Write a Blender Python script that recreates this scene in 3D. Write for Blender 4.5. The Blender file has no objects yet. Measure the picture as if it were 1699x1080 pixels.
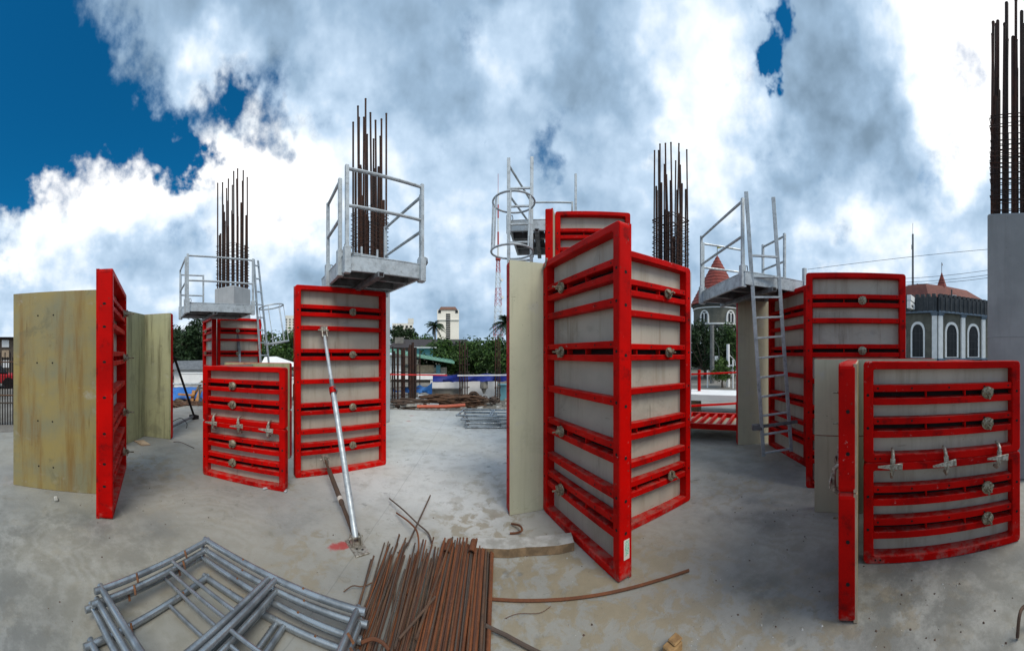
import bpy, bmesh, math, random
from mathutils import Vector, Matrix

S = bpy.context.scene
COL = S.collection
PI = math.pi
R = math.radians
rnd = random.Random(7)

# ------------------------------------------------------------------ camera, sky, sun, exposure
EYE = 1.7
F = 515.0            # pixels of the photograph per radian
HZ = 588.0           # horizon row of the photograph


def az(x):
    return (x - 849.5) / F


def pol(x, d, z=0.0):
    """Point at ground distance d in the bearing of photograph column x."""
    a = az(x)
    return Vector((d * math.sin(a), d * math.cos(a), z))


cam_d = bpy.data.cameras.new('camera')
cam = bpy.data.objects.new('camera', cam_d)
COL.objects.link(cam)
cam.location = (0, 0, EYE)
cam.rotation_euler = (R(90), 0, 0)
cam_d.type = 'PANO'
cam_d.panorama_type = 'CENTRAL_CYLINDRICAL'
cam_d.central_cylindrical_radius = 1.0
cam_d.central_cylindrical_range_u_min = -849.5 / F
cam_d.central_cylindrical_range_u_max = 849.5 / F
cam_d.central_cylindrical_range_v_min = -(1080 - HZ) / F
cam_d.central_cylindrical_range_v_max = HZ / F
cam_d.clip_start = 0.05
cam_d.clip_end = 5000
S.camera = cam

SUN_AZ, SUN_EL = R(148), R(50)       # azimuth clockwise from +Y
world = bpy.data.worlds.new('World')
S.world = world
world.use_nodes = True


class NT:
    """Small helper to wire nodes."""

    def __init__(self, tree):
        self.t = tree
        self.t.nodes.clear()

    def n(self, typ, **kw):
        nd = self.t.nodes.new(typ)
        for k, v in kw.items():
            setattr(nd, k, v)
        return nd

    def link(self, a, b):
        self.t.links.new(a, b)

    def put(self, sock, v):
        if hasattr(v, 'is_linked'):
            self.link(v, sock)
        elif v is not None:
            sock.default_value = v

    def math(self, op, a, b=0.0, clamp=False):
        m = self.n('ShaderNodeMath', operation=op, use_clamp=clamp)
        self.put(m.inputs[0], a)
        self.put(m.inputs[1], b)
        return m.outputs[0]

    def vmath(self, op, a, b=None, s=None):
        m = self.n('ShaderNodeVectorMath', operation=op)
        self.put(m.inputs[0], a)
        if b is not None:
            self.put(m.inputs[1], b)
        if s is not None:
            self.put(m.inputs['Scale'], s)
        return m.outputs['Value'] if op in ('DISTANCE', 'DOT_PRODUCT', 'LENGTH') else m.outputs[0]

    def noise(self, vec, scale, detail=4.0, rough=0.55, out='Fac', dist=0.0):
        m = self.n('ShaderNodeTexNoise')
        self.put(m.inputs['Vector'], vec)
        m.inputs['Scale'].default_value = scale
        m.inputs['Detail'].default_value = detail
        m.inputs['Roughness'].default_value = rough
        m.inputs['Distortion'].default_value = dist
        return m.outputs[out]

    def ramp(self, fac, a, b, lo=0.0, hi=1.0, smooth=True):
        m = self.n('ShaderNodeMapRange', interpolation_type='SMOOTHSTEP' if smooth else 'LINEAR')
        self.put(m.inputs[0], fac)
        m.inputs[1].default_value = a
        m.inputs[2].default_value = b
        m.inputs[3].default_value = lo
        m.inputs[4].default_value = hi
        return m.outputs[0]

    def mix(self, fac, a, b):
        m = self.n('ShaderNodeMix', data_type='RGBA')
        self.put(m.inputs[0], fac)
        self.put(m.inputs[6], tuple(a) + (1,) if isinstance(a, (tuple, list)) and len(a) == 3 else a)
        self.put(m.inputs[7], tuple(b) + (1,) if isinstance(b, (tuple, list)) and len(b) == 3 else b)
        return m.outputs[2]


def build_world():
    w = NT(world.node_tree)
    out = w.n('ShaderNodeOutputWorld')
    bg = w.n('ShaderNodeBackground')
    sky = w.n('ShaderNodeTexSky', sky_type='NISHITA')
    sky.sun_disc = False
    sky.sun_elevation = SUN_EL
    sky.sun_rotation = SUN_AZ
    sky.air_density = 1.3
    sky.dust_density = 0.3
    sky.ozone_density = 4.0
    STR = 0.1
    tc = w.n('ShaderNodeTexCoord')
    d = tc.outputs['Generated']
    # flattened cloud-layer coordinates: clouds shrink towards the horizon
    sep = w.n('ShaderNodeSeparateXYZ')
    w.link(d, sep.inputs[0])
    zz = w.math('ADD', w.math('MAXIMUM', sep.outputs[2], 0.0), 0.22)
    flat = w.n('ShaderNodeCombineXYZ')
    w.put(flat.inputs[0], w.math('DIVIDE', sep.outputs[0], zz))
    w.put(flat.inputs[1], w.math('DIVIDE', sep.outputs[1], zz))
    fl = flat.outputs[0]
    dn = w.noise(d, 3.0, 6.0, 0.6, 'Color')
    warp = w.vmath('MULTIPLY_ADD', dn, (0.34, 0.34, 0.34))
    warp_n = warp.node
    warp_n.inputs[2].default_value = (-0.17, -0.17, -0.17)
    dw = w.vmath('ADD', d, warp)
    dn2 = w.noise(d, 11.0, 3.0, 0.55, 'Color')
    warp2 = w.vmath('MULTIPLY_ADD', dn2, (0.13, 0.13, 0.13))
    warp2.node.inputs[2].default_value = (-0.065, -0.065, -0.065)
    dw = w.vmath('ADD', dw, warp2)

    def D(x, y):
        a = az(x)
        return Vector((math.sin(a), math.cos(a), (HZ - y) / F)).normalized()

    def field(blobs):
        acc = None
        for (x, y, r, wt) in blobs:
            dist = w.vmath('DISTANCE', dw, tuple(D(x, y)))
            v = w.ramp(dist, r / F, 0.15 * r / F, 0.0, wt)
            acc = v if acc is None else w.math('ADD', acc, v)
        return acc
    # openings of blue sky
    hole = field(BLUE_HOLES)
    # bright and dull cloud masses
    lum = field([(x, y, r, wt * (0.66 if wt < 0 else 0.85)) for x, y, r, wt in CLOUD_LIGHT])
    n_big = w.noise(fl, 0.9, 4.0, 0.48)
    n_det = w.noise(d, 4.6, 5.0, 0.52)
    n_fine = w.noise(fl, 2.6, 5.0, 0.52)

    def billow(vec):
        """Cauliflower lumps: fractal cells, rounded on top."""
        q = w.vmath('ADD', vec, w.vmath('SCALE', w.noise(vec, 9.0, 4.0, 0.6, 'Color'), s=0.07))
        m = w.n('ShaderNodeTexVoronoi', feature='F1')
        w.put(m.inputs['Vector'], q)
        m.inputs['Scale'].default_value = 7.0
        m.inputs['Detail'].default_value = 2.0
        m.inputs['Roughness'].default_value = 0.5
        m.normalize = True
        return w.math('SUBTRACT', 1.0, m.outputs['Distance'])
    b0 = billow(d)
    up = w.vmath('ADD', d, (0.02, -0.015, 0.035))
    n_up = w.noise(up, 4.6, 5.0, 0.52)
    n_cov = w.noise(d, 7.0, 9.0, 0.60)
    relief = w.math('SUBTRACT', n_det, n_up)
    br = w.math('MULTIPLY', w.math('SUBTRACT', n_big, 0.5), 0.62)
    br = w.math('ADD', br, w.math('MULTIPLY', w.math('SUBTRACT', n_det, 0.5), 0.20))
    br = w.math('ADD', br, w.math('MULTIPLY', w.math('SUBTRACT', n_fine, 0.5), 0.12))
    br = w.math('ADD', br, w.math('MULTIPLY', relief, 0.9))
    br = w.math('ADD', br, w.math('MULTIPLY', w.math('SUBTRACT', b0, 0.62), 0.16))
    br = w.math('ADD', br, lum)
    br = w.math('ADD', br, w.ramp(sep.outputs[2], 0.42, 0.05, 0.545, 0.63))
    ramp = w.n('ShaderNodeValToRGB')
    w.link(br, ramp.inputs[0])
    el = ramp.color_ramp.elements
    el[0].position = 0.0
    el[0].color = (0.14, 0.205, 0.27, 1)
    el[1].position = 1.0
    el[1].color = (1.0, 1.0, 1.0, 1)
    for p, c in ((0.22, (0.19, 0.28, 0.38)), (0.42, (0.30, 0.43, 0.58)), (0.63, (0.50, 0.64, 0.80)), (0.86, (0.90, 0.95, 0.98))):
        e = el.new(p)
        e.color = c + (1,)
    cloud = w.vmath('SCALE', ramp.outputs[0], s=CLOUD_GAIN / STR)
    # cover
    cov = w.math('SUBTRACT', 1.0, hole)
    cov = w.math('ADD', cov, w.math('MULTIPLY', w.math('SUBTRACT', n_cov, 0.5), 2.2))
    cov = w.math('ADD', cov, w.math('MULTIPLY', w.math('SUBTRACT', b0, 0.62), 0.9))
    cov = w.ramp(cov, 0.16, 0.92)
    blue = w.mix(1.0, sky.outputs[0], (0.03, 0.52, 0.76))
    blue.node.blend_type = 'MULTIPLY'
    col = w.mix(cov, blue, cloud)
    w.link(col, bg.inputs[0])
    bg.inputs[1].default_value = STR
    w.link(bg.outputs[0], out.inputs[0])


CLOUD_GAIN = 1.0
BLUE_HOLES = [(55, 130, 170, 1.15), (165, 190, 100, 0.85), (35, 245, 80, 0.75), (15, 70, 90, 0.7), (255, 235, 70, 0.9), (295, 272, 56, 0.95), (328, 295, 42, 0.75),
              (350, 195, 48, 0.75), (1240, 10, 36, 0.7), (1242, 35, 40, 0.75), (1245, 60, 42, 0.8), (1248, 85, 40, 0.8), (1251, 108, 34, 0.7), (1253, 128, 26, 0.6), (470, 195, 48, 0.6), (400, 205, 40, 0.6), (835, 245, 24, 0.45),
              (925, 270, 40, 0.42), (945, 300, 30, 0.3), (-200, 160, 320, 1.0)]
CLOUD_LIGHT = [(90, 350, 170, 0.45), (230, 310, 120, 0.36), (420, 310, 170, 0.45), (540, 290, 140, 0.26), (360, 110, 80, 0.30), (310, 130, 60, .2),
               (100, 270, 80, 0.35), (150, 215, 50, .3), (1560, 80, 170, 0.55), (1640, 190, 140, 0.4), (1130, 110, 120, 0.34), (1200, 250, 130, 0.36),
               (870, 110, 70, 0.28), (1450, 380, 150, 0.28), (760, 340, 150, 0.18), (640, 150, 120, 0.14), (1600, 300, 60, .2), (30, 440, 60, .25),
               (260, 60, 140, -0.42), (420, 70, 110, -0.30), (560, 60, 180, -0.16), (740, 60, 140, -0.26), (950, 200, 170, -0.18), (1360, 150, 200, -0.36),
               (1480, 260, 110, -0.26), (230, 400, 110, -0.26), (330, 395, 70, -0.1), (560, 470, 120, -0.08), (1000, 40, 120, -0.22), (1330, 300, 110, -0.14),
               (700, 250, 130, -0.05), (780, 530, 150, -0.16), (100, 90, 80, -.1)]
build_world()

sun_d = bpy.data.lights.new('sun', 'SUN')
sun_d.energy = 2.0
sun_d.angle = R(28)
sun_d.color = (1.0, 0.93, 0.82)
sun = bpy.data.objects.new('sun', sun_d)
COL.objects.link(sun)
sv = Vector((math.sin(SUN_AZ) * math.cos(SUN_EL), math.cos(SUN_AZ) * math.cos(SUN_EL), math.sin(SUN_EL)))
sun.rotation_euler = sv.to_track_quat('Z', 'Y').to_euler()

S.view_settings.view_transform = 'Standard'
S.view_settings.look = 'None'
S.view_settings.exposure = 0.25
S.view_settings.gamma = 1.0
S.view_settings.use_curve_mapping = False
S.render.engine = 'CYCLES'
S.cycles.use_denoising = True
S.cycles.max_bounces = 6
S.cycles.sample_clamp_indirect = 6.0


# ------------------------------------------------------------------ mesh helpers
class MB:
    def __init__(self):
        self.v, self.f, self.m = [], [], []

    def face(self, idx, m=0):
        self.f.append(idx)
        self.m.append(m)

    def quad(self, a, b, c, d, m=0):
        i = len(self.v)
        self.v += [tuple(a), tuple(b), tuple(c), tuple(d)]
        self.face((i, i + 1, i + 2, i + 3), m)
        return self

    def hexa(self, p, m=0):
        """p: 8 corners, bottom loop counter-clockwise then top loop."""
        i = len(self.v)
        self.v += [tuple(q) for q in p]
        for q in ((3, 2, 1, 0), (4, 5, 6, 7), (0, 1, 5, 4), (1, 2, 6, 5), (2, 3, 7, 6), (3, 0, 4, 7)):
            self.face(tuple(i + k for k in q), m)
        return self

    def box(self, x0, x1, y0, y1, z0, z1, m=0):
        return self.hexa(((x0, y0, z0), (x1, y0, z0), (x1, y1, z0), (x0, y1, z0),
                          (x0, y0, z1), (x1, y0, z1), (x1, y1, z1), (x0, y1, z1)), m)

    def bar(self, a, b, w, h, m=0, up=(0, 0, 1)):
        """Rectangular bar from a to b; w across, h along up."""
        a, b = Vector(a), Vector(b)
        t = (b - a).normalized()
        u = Vector(up)
        s = t.cross(u)
        if s.length < 1e-4:
            s = t.cross(Vector((1, 0, 0)))
        s.normalize()
        u = s.cross(t).normalized()
        s, u = s * w / 2, u * h / 2
        return self.hexa((a - s - u, b - s - u, b + s - u, a + s - u, a - s + u, b - s + u, b + s + u, a + s + u), m)

    def tube(self, pts, r, n=8, m=0, cap=True, closed=False):
        pts = [Vector(p) for p in pts]
        k = len(pts)
        rs = r if isinstance(r, (list, tuple)) else [r] * k
        i0 = len(self.v)
        side = None
        for j in range(k):
            if closed:
                t = pts[(j + 1) % k] - pts[j - 1]
            else:
                t = pts[min(j + 1, k - 1)] - pts[max(j - 1, 0)]
            t.normalize()
            if side is None:
                side = t.cross(Vector((0, 0, 1)))
                if side.length < 1e-3:
                    side = t.cross(Vector((1, 0, 0)))
            side = side - t * side.dot(t)
            side.normalize()
            bi = t.cross(side)
            for q in range(n):
                a = 2 * PI * q / n
                self.v.append(tuple(pts[j] + (side * math.cos(a) + bi * math.sin(a)) * rs[j]))
        for j in range(k if closed else k - 1):
            a0, b0 = i0 + j * n, i0 + ((j + 1) % k) * n
            for q in range(n):
                q2 = (q + 1) % n
                self.face((a0 + q, a0 + q2, b0 + q2, b0 + q), m)
        if cap and not closed:
            self.face(tuple(i0 + q for q in range(n - 1, -1, -1)), m)
            self.face(tuple(i0 + (k - 1) * n + q for q in range(n)), m)
        return self

    def disc(self, c, normal, r, n=8, m=0):
        c, nz = Vector(c), Vector(normal).normalized()
        s = nz.orthogonal().normalized()
        b = nz.cross(s)
        i = len(self.v)
        for q in range(n):
            a = 2 * PI * q / n
            self.v.append(tuple(c + (s * math.cos(a) + b * math.sin(a)) * r))
        self.face(tuple(range(i, i + n)), m)
        return self

    def prism(self, poly, z0, z1, m=0):
        """Vertical prism over a counter-clockwise plan polygon."""
        i, n = len(self.v), len(poly)
        self.v += [(p[0], p[1], z0) for p in poly] + [(p[0], p[1], z1) for p in poly]
        self.face(tuple(i + k for k in range(n - 1, -1, -1)), m)
        self.face(tuple(i + n + k for k in range(n)), m)
        for k in range(n):
            k2 = (k + 1) % n
            self.face((i + k, i + k2, i + n + k2, i + n + k), m)
        return self

    def mesh(self, name, mats, smooth=False, bevel=0.0):
        me = bpy.data.meshes.new(name)
        me.from_pydata(self.v, [], self.f)
        for mt in mats if isinstance(mats, (list, tuple)) else [mats]:
            me.materials.append(mt)
        me.polygons.foreach_set('material_index', self.m)
        if bevel > 0:
            bm = bmesh.new()
            bm.from_mesh(me)
            es = [e for e in bm.edges if len(e.link_faces) == 2 and e.calc_face_angle(0) > R(40) and e.calc_length() > bevel * 2.2]
            bmesh.ops.bevel(bm, geom=es, offset=bevel, segments=1, affect='EDGES', clamp_overlap=True)
            bm.to_mesh(me)
            bm.free()
        if smooth:
            me.polygons.foreach_set('use_smooth', [True] * len(me.polygons))
            try:
                me.set_sharp_from_angle(angle=R(38))
            except Exception:
                pass
        me.update()
        return me

    def build(self, name, mats, parent=None, smooth=False, bevel=0.0):
        return link(name, self.mesh(name, mats, smooth, bevel), parent)


def link(name, me, parent=None, loc=(0, 0, 0), rot=(0, 0, 0)):
    o = bpy.data.objects.new(name, me)
    COL.objects.link(o)
    o.location = loc
    o.rotation_euler = rot
    if parent is not None:
        o.parent = parent
    return o


def tag(o, label=None, cat=None, group=None, kind=None):
    if label:
        o['label'] = label
    if cat:
        o['category'] = cat
    if group:
        o['group'] = group
    if kind:
        o['kind'] = kind
    return o


def thing(name, label, cat, loc=(0, 0, 0), rz=0.0, group=None):
    return tag(link(name, None, None, loc, (0, 0, rz)), label, cat, group)


KIDS = None


def copy_tree(o, parent=None):
    global KIDS
    if KIDS is None or parent is None:
        KIDS = {}
        for q in S.objects:
            if q.parent:
                KIDS.setdefault(q.parent.name, []).append(q)
    c = o.copy()
    COL.objects.link(c)
    if parent is not None:
        c.parent = parent
    for ch in KIDS.get(o.name, []):
        copy_tree(ch, c)
    return c


CACHE = {}


def cached(key, fn):
    if key not in CACHE:
        CACHE[key] = fn()
    return CACHE[key]


# ------------------------------------------------------------------ materials
MATS = {}


def new_mat(name):
    m = bpy.data.materials.new(name)
    m.use_nodes = True
    w = NT(m.node_tree)
    out = w.n('ShaderNodeOutputMaterial')
    b = w.n('ShaderNodeBsdfPrincipled')
    w.link(b.outputs[0], out.inputs[0])
    MATS[name] = m
    return m, w, b


def coords(w, per_object=True, scale=None):
    tc = w.n('ShaderNodeTexCoord')
    v = tc.outputs['Object']
    if scale is not None:
        v = w.vmath('MULTIPLY', v, scale)
    if per_object:
        oi = w.n('ShaderNodeObjectInfo')
        off = w.n('ShaderNodeCombineXYZ')
        for k in range(3):
            w.put(off.inputs[k], w.math('MULTIPLY', oi.outputs['Random'], 37.0 + 11 * k))
        v = w.vmath('ADD', v, off.outputs[0])
    return v


def bump(w, b, h, strength=0.3, dist=0.01):
    bp = w.n('ShaderNodeBump')
    bp.inputs['Strength'].default_value = strength
    bp.inputs['Distance'].default_value = dist
    w.put(bp.inputs['Height'], h)
    w.link(bp.outputs[0], b.inputs['Normal'])


def simple(name, c1, c2=None, rough=0.7, metal=0.0, scale=6.0, bstr=0.15, spread=(0.35, 0.65), detail=6.0, rvar=0.0, spec=0.5):
    m, w, b = new_mat(name)
    v = coords(w)
    n = w.noise(v, scale, detail, 0.6)
    w.link(w.mix(w.ramp(n, *spread), c1, c2 or tuple(x * 0.75 for x in c1)), b.inputs['Base Color'])
    b.inputs['Metallic'].default_value = metal
    b.inputs['Specular IOR Level'].default_value = spec
    w.put(b.inputs['Roughness'], w.ramp(n, 0.3, 0.7, max(0.05, rough - rvar), min(1, rough + rvar)))
    if bstr:
        bump(w, b, w.noise(v, scale * 4, 5.0), bstr, 0.005)
    return m


def red_paint():
    m, w, b = new_mat('red_paint')
    v = coords(w)
    n = w.noise(v, 2.5, 6.0)
    base = w.mix(w.ramp(n, 0.3, 0.7), (0.56, 0.0022, 0.0010), (0.38, 0.0012, 0.0008))
    # cement splashes and scuffs
    sp = w.noise(v, 22.0, 8.0, 0.7)
    sp2 = w.noise(v, 1.8, 3.0)
    spm = w.math('MULTIPLY', w.ramp(sp, 0.62, 0.69), w.ramp(sp2, 0.46, 0.68))
    base = w.mix(w.math('MULTIPLY', spm, 0.75), base, (0.40, 0.34, 0.31))
    gr = w.math('MULTIPLY', w.ramp(w.noise(v, 5.0, 10.0, 0.7), 0.54, 0.68), 0.75)
    base = w.mix(gr, base, (0.13, 0.004, 0.004))
    ch = w.math('MULTIPLY', w.ramp(w.noise(v, 26.0, 5.0, 0.75), 0.64, 0.67), w.ramp(w.noise(v, 1.6, 3.0), 0.48, 0.60))
    base = w.mix(ch, base, (0.10, 0.045, 0.03))
    # dust lies on faces that look up
    nz = w.n('ShaderNodeSeparateXYZ')
    geo2 = w.n('ShaderNodeNewGeometry')
    w.link(geo2.outputs['Normal'], nz.inputs[0])
    up = w.math('MULTIPLY', w.ramp(nz.outputs[2], 0.5, 0.95), w.ramp(w.noise(v, 12.0, 8.0, 0.7), 0.40, 0.62))
    base = w.mix(w.math('MULTIPLY', up, 0.40), base, (0.36, 0.20, 0.16))
    # dried cement dust near the foot of the panel
    geo = w.n('ShaderNodeNewGeometry')
    sep = w.n('ShaderNodeSeparateXYZ')
    w.link(geo.outputs['Position'], sep.inputs[0])
    foot = w.math('MULTIPLY', w.ramp(sep.outputs[2], 0.22, 0.0), w.ramp(w.noise(v, 9.0, 8.0, 0.7), 0.48, 0.66))
    base = w.mix(w.math('MULTIPLY', foot, 0.45), base, (0.27, 0.22, 0.18))
    w.link(base, b.inputs['Base Color'])
    w.put(b.inputs['Roughness'], w.ramp(n, 0.3, 0.7, 0.45, 0.62))
    b.inputs['Specular IOR Level'].default_value = 0.08
    bump(w, b, sp, 0.08, 0.004)
    return m


def plywood(name, c1, c2, stain, amt, streak=9.0):
    m, w, b = new_mat(name)
    v = coords(w)
    vs = coords(w, True, (streak, streak, 0.45))
    st = w.noise(vs, 1.3, 6.0, 0.65)
    n = w.noise(v, 1.7, 8.0, 0.6)
    col = w.mix(w.ramp(n, 0.32, 0.68), c1, c2)
    col = w.mix(w.math('MULTIPLY', w.ramp(st, 0.46, 0.74), amt), col, stain)
    bl = w.noise(v, 4.5, 10.0, 0.72)
    col = w.mix(w.math('MULTIPLY', w.ramp(bl, 0.60, 0.74), 0.55 * amt), col, tuple(x * 0.4 for x in stain))
    grey = w.noise(v, 2.6, 6.0, 0.7)
    col = w.mix(w.math('MULTIPLY', w.ramp(grey, 0.58, 0.70), 0.45), col, (0.42, 0.42, 0.40))
    scr = w.noise(coords(w, True, (3.0, 3.0, 28.0)), 2.2, 3.0, 0.5)
    col = w.mix(w.math('MULTIPLY', w.ramp(scr, 0.72, 0.76), 0.5), col, (0.10, 0.09, 0.06))
    pit = w.noise(v, 42.0, 3.0, 0.6)
    col = w.mix(w.math('MULTIPLY', w.ramp(pit, 0.71, 0.75), 0.8), col, (0.05, 0.045, 0.03))
    blot = w.noise(v, 2.2, 9.0, 0.7, dist=0.6)
    col = w.mix(w.math('MULTIPLY', w.ramp(blot, 0.56, 0.66), 0.5 * amt), col, tuple(x * 0.55 for x in c2))
    drip = w.noise(coords(w, True, (16.0, 16.0, 1.1)), 1.0, 4.0, 0.6)
    col = w.mix(w.math('MULTIPLY', w.ramp(drip, 0.62, 0.70), 0.55 * amt), col, tuple(x * 0.5 for x in stain))
    oi = w.n('ShaderNodeObjectInfo')
    hs = w.n('ShaderNodeHueSaturation')
    w.put(hs.inputs['Value'], w.ramp(oi.outputs['Random'], 0, 1, 0.82, 1.06, False))
    w.link(col, hs.inputs['Color'])
    col = hs.outputs[0]
    w.link(col, b.inputs['Base Color'])
    w.put(b.inputs['Roughness'], w.ramp(n, 0.3, 0.7, 0.42, 0.7))
    bump(w, b, bl, 0.08, 0.004)
    return m


def galvanised():
    m, w, b = new_mat('galvanised_steel')
    v = coords(w)
    vo = w.n('ShaderNodeTexVoronoi')
    w.put(vo.inputs['Vector'], v)
    vo.inputs['Scale'].default_value = 38.0
    n = w.noise(v, 7.0, 7.0, 0.65)
    col = w.mix(w.ramp(n, 0.3, 0.7), (0.50, 0.55, 0.575), (0.29, 0.325, 0.35))
    hs = w.n('ShaderNodeSeparateColor')
    w.link(vo.outputs['Color'], hs.inputs[0])
    col = w.mix(w.math('MULTIPLY', hs.outputs[0], 0.35), col, (0.62, 0.66, 0.68))
    dr = w.ramp(w.noise(v, 14.0, 9.0, 0.75), 0.55, 0.70)
    col = w.mix(w.math('MULTIPLY', dr, 0.55), col, (0.16, 0.15, 0.13))
    w.link(col, b.inputs['Base Color'])
    b.inputs['Metallic'].default_value = 0.35
    w.put(b.inputs['Roughness'], w.ramp(n, 0.3, 0.7, 0.36, 0.58))
    bump(w, b, n, 0.06, 0.003)
    return m


def rusty(name, c1, c2, c3, rough=0.85, ribs=True):
    m, w, b = new_mat(name)
    v = coords(w)
    n = w.noise(v, 5.0, 9.0, 0.7)
    col = w.mix(w.ramp(n, 0.35, 0.62), c1, c2)
    oi = w.n('ShaderNodeObjectInfo')
    col = w.mix(w.math('MULTIPLY', w.ramp(oi.outputs['Random'], 0.35, 1.0), 0.75), col, c3)
    spots = w.noise(v, 30.0, 5.0, 0.7)
    col = w.mix(w.math('MULTIPLY', w.ramp(spots, 0.58, 0.68), 0.5), col, tuple(min(1.0, x * 1.9) for x in c1))
    w.link(col, b.inputs['Base Color'])
    b.inputs['Roughness'].default_value = rough
    b.inputs['Metallic'].default_value = 0.15
    bump(w, b, w.noise(v, 90.0, 3.0), 0.5, 0.003)
    return m


def deck_concrete():
    m, w, b = new_mat('deck_concrete')
    tc = w.n('ShaderNodeTexCoord')
    v = tc.outputs['Object']
    n1 = w.noise(v, 0.55, 10.0, 0.62)
    n2 = w.noise(v, 3.2, 12.0, 0.65)
    col = w.mix(w.ramp(n1, 0.34, 0.66), (0.315, 0.315, 0.292), (0.22, 0.222, 0.207))
    col = w.mix(w.math('MULTIPLY', w.ramp(n2, 0.40, 0.68), 0.45), col, (0.165, 0.167, 0.157))
    # paler middle of the deck: brighter light mixed into the slab colour
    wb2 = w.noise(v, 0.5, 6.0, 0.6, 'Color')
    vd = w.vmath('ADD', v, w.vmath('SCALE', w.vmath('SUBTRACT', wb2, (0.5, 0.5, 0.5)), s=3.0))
    lit_mid = w.ramp(w.vmath('DISTANCE', vd, (-1.0, 6.4, 0.0)), 4.6, 2.6)
    lit_mid = w.math('MULTIPLY', lit_mid, w.ramp(n2, 0.30, 0.55, 0.55, 1.0))
    col = w.mix(lit_mid, col, (0.56, 0.565, 0.545))
    # mud films tracked over the slab; they have ragged rims and gather where the bars are cut
    wob = w.noise(v, 1.6, 5.0, 0.6, 'Color')
    vv = w.vmath('ADD', v, w.vmath('SCALE', w.vmath('SUBTRACT', wob, (0.5, 0.5, 0.5)), s=0.9))

    def zone(x, y, r, k):
        return w.ramp(w.vmath('DISTANCE', vv, (x, y, 0.0)), r, r * 0.35, 0.0, k)
    mz = None
    for q in MUD:
        z = zone(*q)
        mz = z if mz is None else w.math('MAXIMUM', mz, z)
    patch = w.noise(v, 5.6, 14.0, 0.66, dist=0.35)
    mm = w.ramp(w.math('ADD', patch, w.math('MULTIPLY', mz, 0.09)), 0.52, 0.63)
    mm = w.math('MULTIPLY', mm, w.math('ADD', 0.20, w.math('MULTIPLY', mz, 0.72)))
    mud = w.mix(w.noise(v, 9.0, 8.0, 0.7), (0.17, 0.138, 0.085), (0.30, 0.25, 0.165))
    col = w.mix(mm, col, mud)
    # damp dark blots and drips, plus broad foreground shade painted into the colour
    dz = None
    for q in DAMP_AND_SHADE:
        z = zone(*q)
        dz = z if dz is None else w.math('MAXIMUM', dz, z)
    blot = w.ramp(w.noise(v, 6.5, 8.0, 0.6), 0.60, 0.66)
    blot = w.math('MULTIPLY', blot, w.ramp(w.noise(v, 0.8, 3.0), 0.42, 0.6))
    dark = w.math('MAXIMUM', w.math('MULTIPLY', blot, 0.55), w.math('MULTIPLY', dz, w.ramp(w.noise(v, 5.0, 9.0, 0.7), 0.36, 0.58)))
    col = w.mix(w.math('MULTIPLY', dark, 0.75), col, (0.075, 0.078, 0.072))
    # ground-in grit: dark and pale specks
    g1 = w.noise(v, 46.0, 4.0, 0.65)
    col = w.mix(w.math('MULTIPLY', w.ramp(g1, 0.64, 0.70), 0.6), col, (0.09, 0.085, 0.075))
    vo = w.n('ShaderNodeTexVoronoi')
    w.put(vo.inputs['Vector'], v)
    vo.inputs['Scale'].default_value = 21.0
    pk = w.math('MULTIPLY', w.ramp(vo.outputs['Distance'], 0.09, 0.05), w.ramp(w.noise(v, 3.0, 2.0), 0.56, 0.62))
    col = w.mix(w.math('MULTIPLY', pk, 0.5), col, (0.55, 0.55, 0.52))
    # scale-like dark scuffs and trowel marks
    sc = w.noise(w.vmath('MULTIPLY', v, (1.0, 1.7, 1.0)), 8.5, 9.0, 0.72, dist=0.8)
    scm = w.math('MULTIPLY', w.ramp(sc, 0.585, 0.62), w.ramp(w.noise(v, 1.3, 4.0), 0.46, 0.60))
    col = w.mix(w.math('MULTIPLY', scm, 0.5), col, (0.15, 0.14, 0.115))
    warm = w.ramp(w.noise(v, 0.45, 3.0), 0.40, 0.62)
    col = w.mix(w.math('MULTIPLY', warm, 0.32), col, (0.40, 0.36, 0.26))
    # hairline cracks
    mu = w.n('ShaderNodeTexVoronoi', feature='DISTANCE_TO_EDGE')
    w.put(mu.inputs['Vector'], vv)
    mu.inputs['Scale'].default_value = 0.42
    ck = w.math('MULTIPLY', w.ramp(mu.outputs['Distance'], 0.0025, 0.0006), 0.16)
    col = w.mix(ck, col, (0.12, 0.12, 0.12))
    # straight day joint in the slab, and broad trowel arcs
    j1, j2 = pol(648, 3.55), pol(560, 2.35)
    jd = (j2 - j1).normalized()
    jv = w.vmath('ADD', v, w.vmath('SCALE', w.vmath('SUBTRACT', w.noise(v, 3.0, 4.0, 0.6, 'Color'), (0.5, 0.5, 0.5)), s=0.03))
    off = w.vmath('DOT_PRODUCT', jv, (-jd.y, jd.x, 0.0))
    off = w.math('ABSOLUTE', w.math('SUBTRACT', off, j1.dot(Vector((-jd.y, jd.x, 0.0)))))
    col = w.mix(w.math('MULTIPLY', w.ramp(off, 0.006, 0.002), 0.35), col, (0.13, 0.13, 0.12))
    tw = w.n('ShaderNodeTexWave', wave_type='RINGS', rings_direction='SPHERICAL')
    w.put(tw.inputs['Vector'], w.vmath('ADD', vv, (2.3, -1.4, 0.0)))
    tw.inputs['Scale'].default_value = 2.3
    tw.inputs['Distortion'].default_value = 5.0
    tw.inputs['Detail'].default_value = 4.0
    trw = w.math('MULTIPLY', tw.outputs['Fac'], w.ramp(w.noise(v, 0.9, 4.0), 0.45, 0.62))
    col = w.mix(w.math('MULTIPLY', trw, 0.16), col, (0.47, 0.47, 0.45))
    # red marking paint sprayed beside the prop foot, and rust marks
    fp = pol(568, 2.76)
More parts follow.
